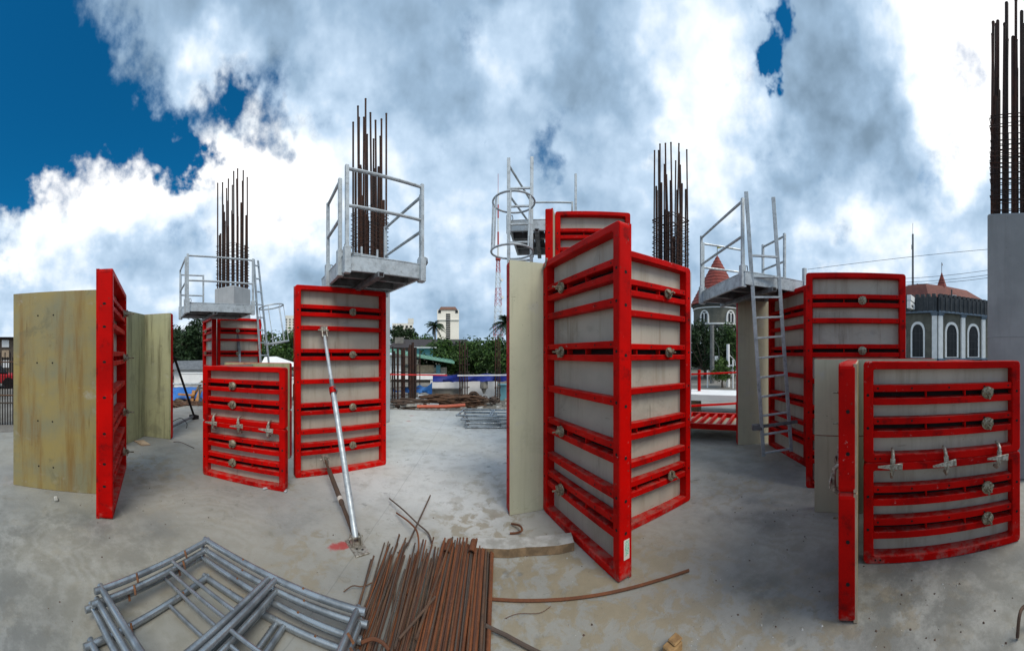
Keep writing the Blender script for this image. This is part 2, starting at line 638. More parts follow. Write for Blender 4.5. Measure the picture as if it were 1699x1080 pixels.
    vs = w.vmath('ADD', v, w.vmath('SCALE', w.vmath('SUBTRACT', w.noise(v, 14.0, 4.0, 0.6, 'Color'), (0.5, 0.5, 0.5)), s=0.10))
    q1 = w.ramp(w.vmath('DISTANCE', vs, (fp.x, fp.y, 0)), 0.075, 0.03)
    q2 = w.ramp(w.vmath('DISTANCE', vs, (fp.x - 0.05, fp.y - 0.055, 0)), 0.075, 0.03)
    col = w.mix(w.math('MULTIPLY', w.math('MAXIMUM', q1, q2), 0.85), col, (0.40, 0.03, 0.03))
    for (x, d_) in ((683, 8.6), (678, 7.9)):
        p_ = pol(x, d_)
        col = w.mix(w.math('MULTIPLY', w.ramp(w.vmath('DISTANCE', vs, (p_.x, p_.y, 0)), 0.10, 0.03), 0.5), col, (0.35, 0.10, 0.08))
    w.link(col, b.inputs['Base Color'])
    w.put(b.inputs['Roughness'], w.ramp(n2, 0.3, 0.7, 0.62, 0.9))
    h = w.math('ADD', w.math('MULTIPLY', n2, 0.6), w.math('ADD', w.math('MULTIPLY', g1, 0.35), w.math('MULTIPLY', mm, 0.35)))
    bump(w, b, h, 0.35, 0.012)
    return m


MUD = [(0.35, 1.9, 1.5, 1.0), (-0.3, 2.9, 0.9, 0.75), (0.9, 2.4, 0.8, 0.8), (1.25, 1.1, 0.8, 0.75), (-1.6, 2.1, 0.55, 0.6), (-1.75, 1.35, 0.4, 0.5), (-0.2, 3.9, 0.8, 0.45),
       (-4.2, 1.8, 0.9, 0.6), (-2.7, 3.05, 0.4, 0.5), (2.6, 2.9, 0.8, 0.4), (1.8, 0.9, 0.9, 0.5)]
DAMP_AND_SHADE = [(2.05, 1.75, 0.55, 0.45), (1.62, 1.48, 0.38, 0.7), (2.35, 2.1, 0.35, 0.6), (-3.15, 1.0, 0.28, 0.9), (-3.75, 1.6, 0.38, 0.8), (2.05, 0.45, 0.45, 0.8), (1.75, 0.75, 0.3, 0.5), (-2.4, 0.4, 1.5, 0.75), (2.3, 0.4, 1.4, 0.7), (0.2, 0.9, 1.0, 0.45)]  # small zones are damp; the broad last ones are painted foreground shade


def ground_mat():
    m, w, b = new_mat('site_earth')
    tc = w.n('ShaderNodeTexCoord')
    v = tc.outputs['Object']
    n = w.noise(v, 0.35, 10.0, 0.65)
    col = w.mix(w.ramp(n, 0.35, 0.65), (0.11, 0.10, 0.085), (0.24, 0.225, 0.20))
    far = w.ramp(w.vmath('LENGTH', v), 22.0, 45.0)
    g = w.mix(w.noise(v, 0.6, 8.0, 0.7), (0.06, 0.08, 0.035), (0.12, 0.11, 0.07))
    col = w.mix(far, col, g)
    st = w.noise(v, 7.0, 6.0, 0.7)
    col = w.mix(w.math('MULTIPLY', w.ramp(st, 0.55, 0.65), 0.6), col, (0.12, 0.105, 0.085))
    w.link(col, b.inputs['Base Color'])
    b.inputs['Roughness'].default_value = 0.95
    bump(w, b, st, 0.6, 0.05)
    return m


def leaf_mat(name, c1, c2, c3):
    m, w, b = new_mat(name)
    geo = w.n('ShaderNodeNewGeometry')
    v = coords(w, True)
    n = w.noise(v, 0.9, 3.0)
    col = w.mix(geo.outputs['Random Per Island'], c1, c2)
    col = w.mix(w.math('MULTIPLY', w.ramp(n, 0.45, 0.65), 0.7), col, c3)
    w.link(col, b.inputs['Base Color'])
    b.inputs['Roughness'].default_value = 0.6
    b.inputs['Specular IOR Level'].default_value = 0.25
    return m


def wall_concrete(name, c1, c2):
    m, w, b = new_mat(name)
    v = coords(w)
    vs = coords(w, True, (6.0, 6.0, 0.4))
    n = w.noise(v, 1.4, 10.0, 0.62)
    col = w.mix(w.ramp(n, 0.34, 0.66), c1, c2)
    st = w.noise(vs, 1.5, 6.0, 0.6)
    col = w.mix(w.math('MULTIPLY', w.ramp(st, 0.5, 0.75), 0.35), col, tuple(x * 0.55 for x in c1))
    pit = w.noise(v, 26.0, 3.0, 0.6)
    col = w.mix(w.math('MULTIPLY', w.ramp(pit, 0.70, 0.75), 0.7), col, tuple(x * 0.3 for x in c1))
    w.link(col, b.inputs['Base Color'])
    b.inputs['Roughness'].default_value = 0.85
    bump(w, b, pit, 0.2, 0.006)
    return m


def label_mat():
    m, w, b = new_mat('label_print')
    v = coords(w, False)
    n = w.noise(v, 160.0, 2.0)
    col = w.mix(w.ramp(n, 0.46, 0.56), (0.10, 0.42, 0.25), (0.62, 0.68, 0.58))
    w.link(col, b.inputs['Base Color'])
    b.inputs['Roughness'].default_value = 0.5
    return m


M_RED = red_paint()
M_VOID = simple('dark_steel', (0.018, 0.012, 0.012), (0.010, 0.008, 0.008), 0.8, 0.0, 9.0, 0.0, spec=0.2)
M_PLY_Y = plywood('plywood_tan', (0.335, 0.255, 0.085), (0.225, 0.215, 0.13), (0.22, 0.115, 0.02), 0.9, 4.5)
M_PLY_O = plywood('plywood_olive', (0.40, 0.395, 0.22), (0.34, 0.34, 0.20), (0.12, 0.11, 0.05), 0.95, 8.0)
M_PLY_C = plywood('plywood_cream', (0.50, 0.49, 0.35), (0.44, 0.43, 0.31), (0.30, 0.275, 0.18), 0.35, 9.0)
M_PLY_B = plywood('plywood_back', (0.50, 0.475, 0.395), (0.42, 0.40, 0.335), (0.25, 0.20, 0.13), 0.62, 4.5)
M_EDGE = simple('plywood_edge', (0.50, 0.38, 0.26), (0.38, 0.27, 0.18), 0.8)
M_GAL = galvanised()
M_GAL_D = simple('dull_steel', (0.20, 0.215, 0.225), (0.12, 0.125, 0.13), 0.5, 0.4, 9.0, 0.1, rvar=0.12)
M_TUBE = simple('scaffold_tube', (0.36, 0.39, 0.41), (0.20, 0.22, 0.235), 0.33, 0.7, 9.0, 0.08, rvar=0.12, spread=(0.40, 0.66))
M_NUT = simple('cast_nut', (0.36, 0.33, 0.25), (0.17, 0.135, 0.085), 0.55, 0.55, 45.0, 0.4, rvar=0.15)
M_CLAMP = simple('clamp_steel', (0.50, 0.48, 0.42), (0.22, 0.19, 0.15), 0.5, 0.5, 30.0, 0.4, rvar=0.15)
M_REBAR = rusty('column_rebar', (0.035, 0.020, 0.016), (0.075, 0.030, 0.018), (0.020, 0.016, 0.015))
M_RUST = rusty('rusty_bar', (0.135, 0.048, 0.020), (0.22, 0.072, 0.024), (0.06, 0.036, 0.028))
M_RUST_D = rusty('dark_bar', (0.085, 0.052, 0.036), (0.15, 0.078, 0.042), (0.075, 0.066, 0.058))
M_RUSTPIN = simple('rust_pin', (0.20, 0.08, 0.03), (0.10, 0.05, 0.03), 0.9, 0.0, 30.0)
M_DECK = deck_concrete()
M_EARTH = ground_mat()
M_COLC = wall_concrete('column_concrete', (0.42, 0.44, 0.45), (0.34, 0.36, 0.375))
M_COLD = wall_concrete('column_concrete_dark', (0.31, 0.325, 0.33), (0.24, 0.255, 0.26))
M_WHITE = simple('white_render', (0.78, 0.78, 0.76), (0.62, 0.62, 0.60), 0.8, 0.0, 1.5)
M_LABEL = label_mat()
M_PAPER = simple('label_paper', (0.72, 0.66, 0.58), (0.62, 0.56, 0.48), 0.6, bstr=0)

# ------------------------------------------------------------------ the setting
deck_poly = [(-6.0, -9.0), (12.0, -9.0), (11.5, 9.0), (6.0, 9.9), (0.4, 9.5), (-3.6, 8.9), (-7.2, 7.7), (-8.9, 5.1), (-6.75, -0.35)]
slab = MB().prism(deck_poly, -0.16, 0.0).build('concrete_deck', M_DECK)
tag(slab, 'pale grey concrete deck with tan mud stains', kind='structure')


def make_ground():
    mb = MB()
    rings = [0, 6, 14, 30, 60, 130, 300, 700, 1600]
    n = 48
    idx = []
    for r in rings:
        row = []
        for k in range(n):
            a = 2 * PI * k / n
            z = -0.16 - 0.004
            if 9 < r < 100:
                z += rnd.uniform(-0.06, 0.05)
            mb.v.append((r * math.sin(a), r * math.cos(a), z))
            row.append(len(mb.v) - 1)
        idx.append(row)
    for j in range(1, len(rings) - 1):
        for k in range(n):
            k2 = (k + 1) % n
            mb.face((idx[j][k], idx[j + 1][k], idx[j + 1][k2], idx[j][k2]))
    mb.face(tuple(idx[1]))
    o = mb.build('ground', M_EARTH)
    # flip so that it faces up
    o.data.flip_normals()
    tag(o, kind='structure')


make_ground()


# ------------------------------------------------------------------ formwork
T = 0.12            # panel thickness
BAR = 0.082         # face width of the frame


def rr_loop(x0, x1, z0, z1, r, seg):
    pts = []
    for cx, cz, a0 in ((x1 - r, z0 + r, -90), (x1 - r, z1 - r, 0), (x0 + r, z1 - r, 90), (x0 + r, z0 + r, 180)):
        for k in range(seg + 1):
            a = R(a0 + 90 * k / seg)
            pts.append((cx + r * math.cos(a), cz + r * math.sin(a)))
    return pts


def frame_mesh(W, H, hole_z):
    mb = MB()
    outer = rr_loop(0, W, 0, H, 0.035, 3)
    inner = rr_loop(BAR, W - BAR, BAR * 0.8, H - BAR * 0.8, 0.012, 3)
    n = len(outer)
    y0, y1 = 0.0, T - 0.011
    i = len(mb.v)
    for loop, y in ((outer, y0), (inner, y0), (inner, y1), (outer, y1)):
        mb.v += [(p[0], y, p[1]) for p in loop]
    for k in range(n):
        k2 = (k + 1) % n
        o0, o1 = i + k, i + k2
        a0, a1 = i + n + k, i + n + k2
        b0, b1 = i + 2 * n + k, i + 2 * n + k2
        c0, c1 = i + 3 * n + k, i + 3 * n + k2
        mb.face((o0, o1, a1, a0))
        mb.face((a0, a1, b1, b0))
        mb.face((b0, b1, c1, c0))
        mb.face((c0, c1, o1, o0))
    me = mb.mesh('shutter_panel', [M_RED, M_VOID], False, 0.007)
    # connection holes with dark liners
    bm = bmesh.new()
    bm.from_mesh(me)

    def plug(c, nz, r):
        c, nz = Vector(c), Vector(nz)
        s = nz.orthogonal().normalized()
        b = nz.cross(s)
        vs = [bm.verts.new(c + (s * math.cos(2 * PI * q / 10) + b * math.sin(2 * PI * q / 10)) * r) for q in range(10)]
        f = bm.faces.new(vs)
        f.material_index = 1
    for z in hole_z:
        for x in (BAR * 0.45, W - BAR * 0.45):
            plug((x, -0.0015, z), (0, -1, 0), 0.012)
        plug((-0.0015, T * 0.5, z - 0.03), (-1, 0, 0), 0.013)
        plug((W + 0.0015, T * 0.5, z - 0.03), (1, 0, 0), 0.013)
    for z in (0.06, 0.10):
        plug((BAR * 0.45 + z, -0.0015, BAR * .4), (0, -1, 0), 0.008)
    bm.to_mesh(me)
    bm.free()
    return me


def rail_mesh(L, h=0.064):
    mb = MB()
    mb.box(0, L, 0.0, T - 0.04, -h / 2, h / 2)
    me = mb.mesh('rail', [M_RED, M_VOID], False, 0.006)
    add_plugs(me, [(L * f, -0.0015, 0.0) for f in (0.03, 0.26, 0.52, 0.78, 0.97)], 0.009)
    return me


def add_plugs(me, pts, r):
    bm = bmesh.new()
    bm.from_mesh(me)
    for p in pts:
        vs = [bm.verts.new((p[0] + r * math.cos(a), p[1], p[2] + r * math.sin(a))) for a in [2 * PI * q / 8 for q in range(8)]]
        f = bm.faces.new(vs)
        f.material_index = 1
        if f.normal.y > 0:
            f.normal_flip()
    bm.to_mesh(me)
    bm.free()


def double_rail_mesh(L):
    mb = MB()
    mb.box(0, L, 0.0, T - 0.04, 0.026, 0.082)
    mb.box(0, L, 0.0, T - 0.04, -0.082, -0.026)
    for f in (0.36, 0.64):
        mb.box(L * f - 0.006, L * f + 0.006, 0.012, T - 0.045, -0.0255, 0.0255)
    mb.box(0.002, L - 0.002, T - 0.05, T - 0.042, -0.0255, 0.0255, 1)
    me = mb.mesh('double_rail', [M_RED, M_VOID], False, 0.005)
    add_plugs(me, [(L * f, -0.0015, 0.054) for f in (0.03, 0.26, 0.52, 0.78, 0.97)], 0.009)
    return me


def nut_mesh():
    mb = MB()
    mb.tube([(0, 0.004, 0), (0, -0.008, 0)], 0.054, 16)
    mb.tube([(0, -0.008, 0), (0, -0.018, 0)], [0.046, 0.030], 16)
    mb.tube([(0, -0.017, 0), (0, -0.048, 0)], 0.021, 10)
    mb.tube([(0, -0.04, 0), (0, -0.095, 0)], 0.0085, 8)
    for k in range(3):
        a = 2 * PI * k / 3 + 0.4
        c, s = math.cos(a), math.sin(a)
        mb.bar((c * 0.018, -0.032, s * 0.018), (c * 0.052, -0.026, s * 0.052), 0.018, 0.02, 0, up=(0, 1, 0))
    return mb.mesh('wing_nut', M_NUT, True, 0.0)


def clamp_mesh():
    mb = MB()
    # C-shaped jaw over both frame bars
    mb.tube([(0, 0.05, 0.115), (0, -0.02, 0.11), (0, -0.05, 0.085), (0, -0.055, 0), (0, -0.05, -0.085), (0, -0.02, -0.11), (0, 0.05, -0.115)],
            [0.017, 0.019, 0.021, 0.019, 0.021, 0.019, 0.017], 6)
    mb.bar((0, -0.055, -0.06), (0, -0.055, 0.06), 0.05, 0.022, 0, up=(0, 1, 0))
    # driven wedge
    i = len(mb.v)
    mb.hexa(((-0.15, -0.085, -0.018), (0.10, -0.085, -0.034), (0.10, -0.07, -0.034), (-0.15, -0.07, -0.018),
             (-0.15, -0.085, -0.002), (0.10, -0.085, 0.030), (0.10, -0.07, 0.030), (-0.15, -0.07, -0.002)))
    return mb.mesh('wedge_clamp', M_CLAMP, True, 0.003)


ME_NUT = nut_mesh()
ME_CLAMP = clamp_mesh()
TALL = [('d', .130), ('s', .222), ('d', .362), ('s', .504), ('d', .648), ('s', .768), ('d', .857)]
HALF = [('d', .335), ('d', .66)]
LOWTAIL = [('d', .335), ('s', .55), ('d', .74)]


def panel(asm, P, ang, W, H, layout, ply, nut=0.5, z0=0.0, face='red', nuts=None, roll=0.0, clamps=False, drill=False, thick=1.0):
    """One framed panel. P = plan point of the left end seen from the red side (face='ply': the same end of the ply side)."""
    d = Vector((math.cos(ang), math.sin(ang), 0))
    nrm = Vector((-d.y, d.x, 0))
    P = Vector((P[0], P[1], 0))
    if face == 'ply':
        P = P - nrm * T
    hz = [H * (1 - f) for k, f in layout]
    fr = link('shutter_panel', cached(('frame', round(W, 3), round(H, 3), len(layout)), lambda: frame_mesh(W, H, hz)), asm)
    P.z = z0
    fr.matrix_local = asm.matrix_basis.inverted() @ (Matrix.Translation(P) @ Matrix.Rotation(ang, 4, 'Z') @ Matrix.Rotation(roll, 4, 'Y') @ Matrix.Diagonal((1, thick, 1, 1)))

    def ply_mesh():
        mb = MB()
        mb.box(0.003, W - 0.003, T - 0.024, T, 0.004, H - 0.004)
        mb.f = [f for f in mb.f]
        me = mb.mesh('plywood_sheet', [ply, M_PLY_B, M_EDGE if H < 1.0 else M_RED, M_VOID])
        for f in me.polygons:
            if f.normal.y < -0.5:
                f.material_index = 1
            elif abs(f.normal.z) > 0.5 or abs(f.normal.x) > 0.5:
                f.material_index = 2
        if drill:
            bm = bmesh.new()
            bm.from_mesh(me)
            for (fx, fz) in drill:
                r = 0.011
                vs = [bm.verts.new((W * fx + r * math.cos(a), T + 0.0015, H * fz + r * math.sin(a))) for a in [2 * PI * q / 10 for q in range(10)]]
                f = bm.faces.new(vs)
                f.material_index = 3
            bm.to_mesh(me)
            bm.free()
        return me
    link('plywood_sheet', cached(('ply', round(W, 3), round(H, 3), ply.name, bool(drill)), ply_mesh), fr)
    L = W - 2 * BAR
    ni = 0
    for k, f in layout:
        z = H * (1 - f)
        if k == 's':
            link('rail', cached(('s', round(L, 3)), lambda: rail_mesh(L)), fr, (BAR, 0.010, z))
        else:
            link('double_rail', cached(('d', round(L, 3)), lambda: double_rail_mesh(L)), fr, (BAR, 0.010, z))
            fx = nut[ni % len(nut)] if isinstance(nut, (list, tuple)) else nut
            if fx is not None and (nuts is None or ni in nuts):
                link('wing_nut', ME_NUT, fr, (W * fx, -0.004, z), (0, rnd.uniform(0, 2), 0))
            ni += 1
    if clamps:
        for fx, tl in zip((0.17, 0.49, 0.83), (0.05, -0.06, 0.08)):
            link('wedge_clamp', ME_CLAMP, fr, (W * fx, 0.0, H + rnd.uniform(-0.008, 0.008)), (0, tl, 0)).scale = (.78, .9, .9)
    return fr


def low_panel(asm, P, ang, W, H, ply, nut, face='red', clamps=True):
    h = H / 2 - 0.001
    panel(asm, P, ang, W, h, HALF, ply, nut, 0.0, face, clamps=clamps)
    panel(asm, P, ang, W, h, HALF, ply, nut, H / 2, face)


def v2(x, y):
    return Vector((x, y, 0))


def unit(a):
    return Vector((math.cos(a), math.sin(a), 0))


# --- the big shutter at far left (plywood side towards us, red side edge-on)
DRILL = [(0.70, .88), (0.52, .88), (0.71, .64), (0.53, .64), (0.70, .345), (0.53, .345), (0.69, .115), (0.52, .115)]
A1 = pol(166, 3.77)
A0 = pol(22, 4.05)
asm = thing('column_formwork', 'tall tan plywood shutter with a red frame jutting at its side, stained brown', 'formwork', A1)
angA = math.atan2(A0.y - A1.y, A0.x - A1.x)
panel(asm, A1, angA, (A0 - A1).length, 2.49, TALL, M_PLY_Y, None, face='ply', drill=DRILL)
B0 = pol(187, 3.18)
B1 = pol(210, 4.66)
angB = math.atan2(B1.y - B0.y, B1.x - B0.x)
panel(asm, B0, angB, (B1 - B0).length, 2.59, TALL, M_PLY_Y, 0.72, thick=1.45)

# --- the L of olive plywood behind it
Jr = pol(283.5, 6.2)
angJ = R(27)
Cn = pol(240, 6.45)
angJ = math.atan2(Jr.y - Cn.y, Jr.x - Cn.x)
asm = thing('column_formwork', 'corner of two pale olive plywood shutters with dark smears', 'formwork', Cn)
panel(asm, Jr, angJ + PI, 1.3, 2.53, TALL, M_PLY_O, 0.5, face='ply')
angI = angJ - R(92)
panel(asm, Cn - unit(angJ) * 0.006, angI + PI, 1.3, 2.64, TALL, M_PLY_O, 0.5, face='ply') if False else None
Iend = Cn + unit(angI) * 1.30
panel(asm, Cn, angI, 1.30, 2.66, TALL, M_PLY_O, None, face='ply') if False else None
# plywood of this one faces right / towards us: seen from its red side its left end is the far corner
nI = Vector((-unit(angI).y, unit(angI).x, 0))
panel(asm, Cn, angI, 1.30, 2.53, TALL, M_PLY_O, 0.5, face='ply')

# --- shuttering round the far-left column
asm = thing('column_formwork', 'tall red framed shutters under the far left work platform', 'formwork', pol(361, 8.8))
p0, p1 = pol(361, 8.45), pol(433, 8.75)
a_ = math.atan2(p1.y - p0.y, p1.x - p0.x)
panel(asm, p0, a_, 1.25, 2.7, TALL, M_PLY_B, 0.45)
q1 = pol(352, 8.25)
a2 = a_ - R(86)
panel(asm, q1 - unit(a2) * 1.3, a2, 1.3, 2.72, TALL, M_PLY_B, 0.4)

# --- the low box at left
g0, g1 = pol(336, 4.40), pol(473, 3.82)
aG = math.atan2(g1.y - g0.y, g1.x - g0.x)
asm = thing('column_formwork', 'low red framed box in front of the far left platform, three clamps across its joint', 'formwork', g0)
WG = (g1 - g0).length
low_panel(asm, g0, aG, WG, 1.54, M_PLY_B, 0.40)
h1 = pol(480.5, 5.05)
low_panel(asm, h1, aG + PI, WG, 1.56, M_PLY_O, None, face='ply', clamps=False)
low_panel(asm, g0 + unit(aG) * 0.10 + unit(aG + PI / 2) * (T + 1.05), aG - PI / 2, 1.0, 1.54, M_PLY_B, 0.5, clamps=False)

# --- the single panel left of centre
m0, m1 = pol(490, 4.25), pol(641, 4.78)
aM = math.atan2(m1.y - m0.y, m1.x - m0.x)
WM = (m1 - m0).length
asm = thing('column_formwork', 'tall red framed shutter held by a long steel prop', 'formwork', m0)
MLP = panel(asm, m0, aM, WM, 2.66, TALL, M_PLY_B, 0.60)

# --- the large corner at the centre
k0 = pol(845, 3.27)
aK = R(16)
asm = thing('column_formwork', 'large red framed corner with a cream plywood wing standing in the centre', 'formwork', k0)
WK = 1.33
panel(asm, k0 + unit(aK) * WK, aK + PI, WK, 2.7, TALL, M_PLY_C, 0.5, face='ply')
l0 = pol(901, 3.39)
l1 = pol(1028, 2.29)
aL = math.atan2(l1.y - l0.y, l1.x - l0.x)
WL = (l1 - l0).length
Lp = panel(asm, l0, aL, WL, 2.7, TALL, M_PLY_B, 0.32)
st = MB()
st.quad((0.0, 0, 0), (0.055, 0, 0), (0.055, 0, 0.15), (0.0, 0, 0.15))
st.quad((0.012, -0.001, 0.025), (0.050, -0.001, 0.04), (0.050, -0.001, 0.14), (0.012, -0.001, 0.14), 1)
so = st.build('label_sticker', [M_PAPER, M_LABEL], Lp)
so.location = (WL + 0.0022, 0.040, 0.16)
so.rotation_euler = (0, 0, PI / 2)
mm0 = l0 + unit(aL) * (WL - 0.80) + unit(aL + PI / 2) * T
aMM = aL + R(89)
panel(asm, pol(1146, 3.62) - unit(R(17.5)) * 1.285, R(17.5), 1.285, 2.7, TALL, M_PLY_B, [0.70, 0.71, None, 0.74])
panel(asm, pol(1140, 3.77), R(107.5), 0.9, 2.7, TALL, M_PLY_B, 0.5)
# small tie rod at the upper left corner
cl = MB()
cl.tube([(0, 0, 0), (0.02, -0.05, 0.02), (0.03, -0.09, 0.09)], 0.014, 6)
cl.build('corner_clip', M_CLAMP, asm).location = asm.matrix_basis.inverted() @ (l0 + Vector((0.0, -0.01, 2.63)))

# --- the taller stack behind it
n0 = pol(921, 4.93)
asm = thing('column_formwork', 'tallest red shutter rising behind the central corner, topped above the rest', 'formwork', n0)
n1 = pol(1046, 4.98)
aN = math.atan2(n1.y - n0.y, n1.x - n0.x)
WN = (n1 - n0).length
panel(asm, n0, aN, WN, 1.27, LOWTAIL, M_PLY_B, 0.5)
panel(asm, n0, aN, WN, 2.70, TALL, M_PLY_B, [None, 0.6, 0.6, 0.6], z0=1.273)
e0 = pol(904.5, 4.74)
eA = R(74)
panel(asm, e0 + unit(eA) * 0.66, eA + PI, 0.66, 1.27, LOWTAIL, M_PLY_C, 0.5)
panel(asm, e0 + unit(eA) * 0.66, eA + PI, 0.66, 2.66, TALL, M_PLY_C, 0.5, z0=1.273)

# --- shuttering under the right-hand platform
J0 = pol(1274, 5.86)
aO = R(-27)
asm = thing('column_formwork', 'red framed shutters with a plywood wing behind the leaning ladder', 'formwork', J0)
o0 = pol(1224, 5.8)
panel(asm, o0 + unit(aO) * 1.3, aO + PI, 1.3, 2.75, TALL, M_PLY_C, 0.5, face='ply')
aP = R(-112)
panel(asm, J0 + unit(aO + PI / 2) * (-0.02), aP, 1.33, 2.75, TALL, M_PLY_B, None)
panel(asm, J0 + unit(aO) * 1.05 + unit(aP) * 0.4, aO + PI, 0.9, 2.7, TALL, M_PLY_B, None) if False else None

# --- tall panel right of the ladder
q0, q1 = pol(1337, 3.95), pol(1503, 4.02)
aQ = math.atan2(q1.y - q0.y, q1.x - q0.x)
asm = thing('column_formwork', 'tall red framed shutter behind the low box at right', 'formwork', q0)
WQ = (q1 - q0).length
panel(asm, q0, aQ, WQ, 2.74, TALL, M_PLY_B, 0.56)
panel(asm, q0 + unit(aQ) * 0.35 + unit(aQ + PI / 2) * (T + 1.2), aQ - PI / 2, 1.19, 2.7, TALL, M_PLY_B, None)

# --- the low box at right
c0 = pol(1432.5, 2.515)
c1 = pol(1693, 2.83)
aC = math.atan2(c1.y - c0.y, c1.x - c0.x)
WC = (c1 - c0).length
HC = 1.645
asm = thing('column_formwork', 'low red framed box nearest us at right, two tiers clamped together', 'formwork', c0)
low_panel(asm, c0, aC, WC, HC, M_PLY_B, 0.765)
d_near = pol(1392, 1.96)
dr = pol(1430, 1.95)
aD = math.atan2(math.cos(az(1428)), math.sin(az(1428)))
dN = unit(aD)
# its red side faces left: left end seen from the red side is the far one
farD = pol(1391, 1.96) + dN * 1.33
low_panel(asm, pol(1391, 1.96) + dN * 1.33, aD + PI, 1.33, HC, M_PLY_Y, 0.45)
e1 = pol(1351, 3.35)
aE = aD - PI / 2
low_panel(asm, e1 + unit(aE) * 1.33, aE + PI, 1.33, HC + 0.01, M_PLY_C, 0.5, face='ply', clamps=False)
f_in = c0 + unit(aC) * 1.0 + dN * (T + 0.005)
low_panel(asm, f_in, aD, 0.66, HC, M_PLY_Y, 0.5, clamps=False)


# ------------------------------------------------------------------ concrete columns with their reinforcement
def column(name, label, c, rot, s, top, bar_tops, short_tops, tie_top, mat, r=0.017, lean=0.0, tie_n=12):
    t = thing(name, label, 'column', (c.x, c.y, 0), rot)
    h = s / 2
    mb = MB().box(-h, h, -h, h, 0, top)
    mb.build('concrete_shaft', mat, t, False, 0.02)
    MB().box(-h - .003, h + .003, -h - .003, h + .003, 1.93, 1.945).build('form_joint', mat, t)
    k = h - 0.07
    spots = []
    for i in range(4):
        f = -k + 2 * k * i / 3.0
        spots += [(f, -k), (f, k)]
        if 0 < i < 3:
            spots += [(-k, f), (k, f)]
    rr = random.Random(name + label)
    for i, zt in enumerate(bar_tops):
        x, y = spots[i % len(spots)]
        x += rr.uniform(-0.02, 0.02)
        y += rr.uniform(-0.02, 0.02)
        dx, dy = rr.uniform(-0.03, 0.03), rr.uniform(-0.03, 0.03)
        MB().tube([(x, y, top - 0.05), (x + dx * .3, y + dy * .3, (top + zt) / 2), (x + dx, y + dy, zt - 0.03), (x + dx, y + dy, zt)], [r, r, r * 0.95, r * 1.15], 7).build('rebar', M_REBAR, t, True)
    for i, zt in enumerate(short_tops):
        x, y = spots[(i * 5 + 1) % len(spots)]
        q = 1.0 - 2.1 * r / max(k, 0.1)
        x, y = x * q + rr.uniform(-0.02, 0.02), y * q + rr.uniform(-0.02, 0.02)
        MB().tube([(x, y, top - 0.05), (x + rr.uniform(-.02, .02), y, zt)], r * 1.25, 7).build('rebar', M_REBAR, t, True)
    e = k + r + 0.012
    for i in range(tie_n):
        f = i / (tie_n - 1.0)
        z = top + 0.06 + (tie_top - top - 0.06) * f + rr.uniform(-0.02, 0.02)
        tz = [z + rr.uniform(-0.035, 0.035) for _ in range(4)]
        o = rr.uniform(-0.01, 0.01)
        MB().tube([(-e + o, -e, tz[0]), (e + o, -e, tz[1]), (e, e + o, tz[2]), (-e, e + o, tz[3])], 0.0075, 5, closed=True).build('stirrup', M_REBAR, t, True)
    return t


def tops(lo, hi, n, seed):
    rr = random.Random(seed)
    return [rr.uniform(lo, hi) for _ in range(n)]


column('concrete_column', 'concrete column with tall rebar inside the far left work platform', pol(386, 9.6), R(9), 0.80, 3.72,
       [7.0, 7.2, 6.9, 7.3, 7.1, 7.25, 6.95, 7.15, 7.0, 7.3, 7.1, 7.2], tops(5.0, 6.4, 22, 2), 5.0, M_COLC, 0.022, tie_n=15)
column('concrete_column', 'concrete column with tall rusty rebar behind the platform left of centre', pol(613.5, 7.75), R(-12), 0.74, 3.62,
       [7.45, 7.5, 7.75, 7.3, 7.7, 7.35, 7.85, 7.25, 7.8, 7.5, 7.4, 7.75], tops(4.9, 6.6, 22, 4), 5.2, M_COLC, 0.025, tie_n=18)
column('concrete_column', 'concrete column with dark rebar right behind the central red corner', pol(1113, 6.4), R(22), 0.62, 3.42,
       tops(5.55, 6.0, 12, 5), tops(4.2, 5.4, 14, 6), 4.5, M_COLC, 0.0165, tie_n=16)
column('concrete_column', 'concrete column with thick rebar at the right edge of the deck', pol(1677, 4.5), R(-6), 0.60, 3.62,
       tops(6.2, 6.95, 12, 7), tops(4.9, 6.6, 24, 8), 5.0, M_COLD, 0.022, tie_n=20)
column('concrete_column', 'short dark concrete column under the tallest red shutter', pol(935, 6.35), R(5), 0.62, 3.55,
       tops(3.9, 4.1, 6, 9), [], 3.8, M_COLD, 0.017, tie_n=3)


# ------------------------------------------------------------------ work platforms
def post(t, x, y, z0, z1, lab='post', w=0.045):
    mb = MB().box(x - w / 2, x + w / 2, y - w / 2, y + w / 2, z0, z1)
    mb.box(x - w / 2 - 0.018, x + w / 2 + 0.018, y - w / 2 - 0.018, y + w / 2 + 0.018, -0.19, 0.13)
    o = mb.build(lab, M_GAL, t, False, 0.004)
    pin = MB().tube([(x + 0.045, y, 0.02), (x + 0.075, y - 0.02, 0.06), (x + 0.065, y - 0.02, 0.12), (x + 0.03, y, 0.13)], 0.008, 5)
    pin.build('locking_pin', M_GAL_D, o, True)
    return o


def rail_tube(t, a, b, r=0.021):
    return MB().tube([a, b], r, 8).build('guard_rail', M_GAL, t, True)


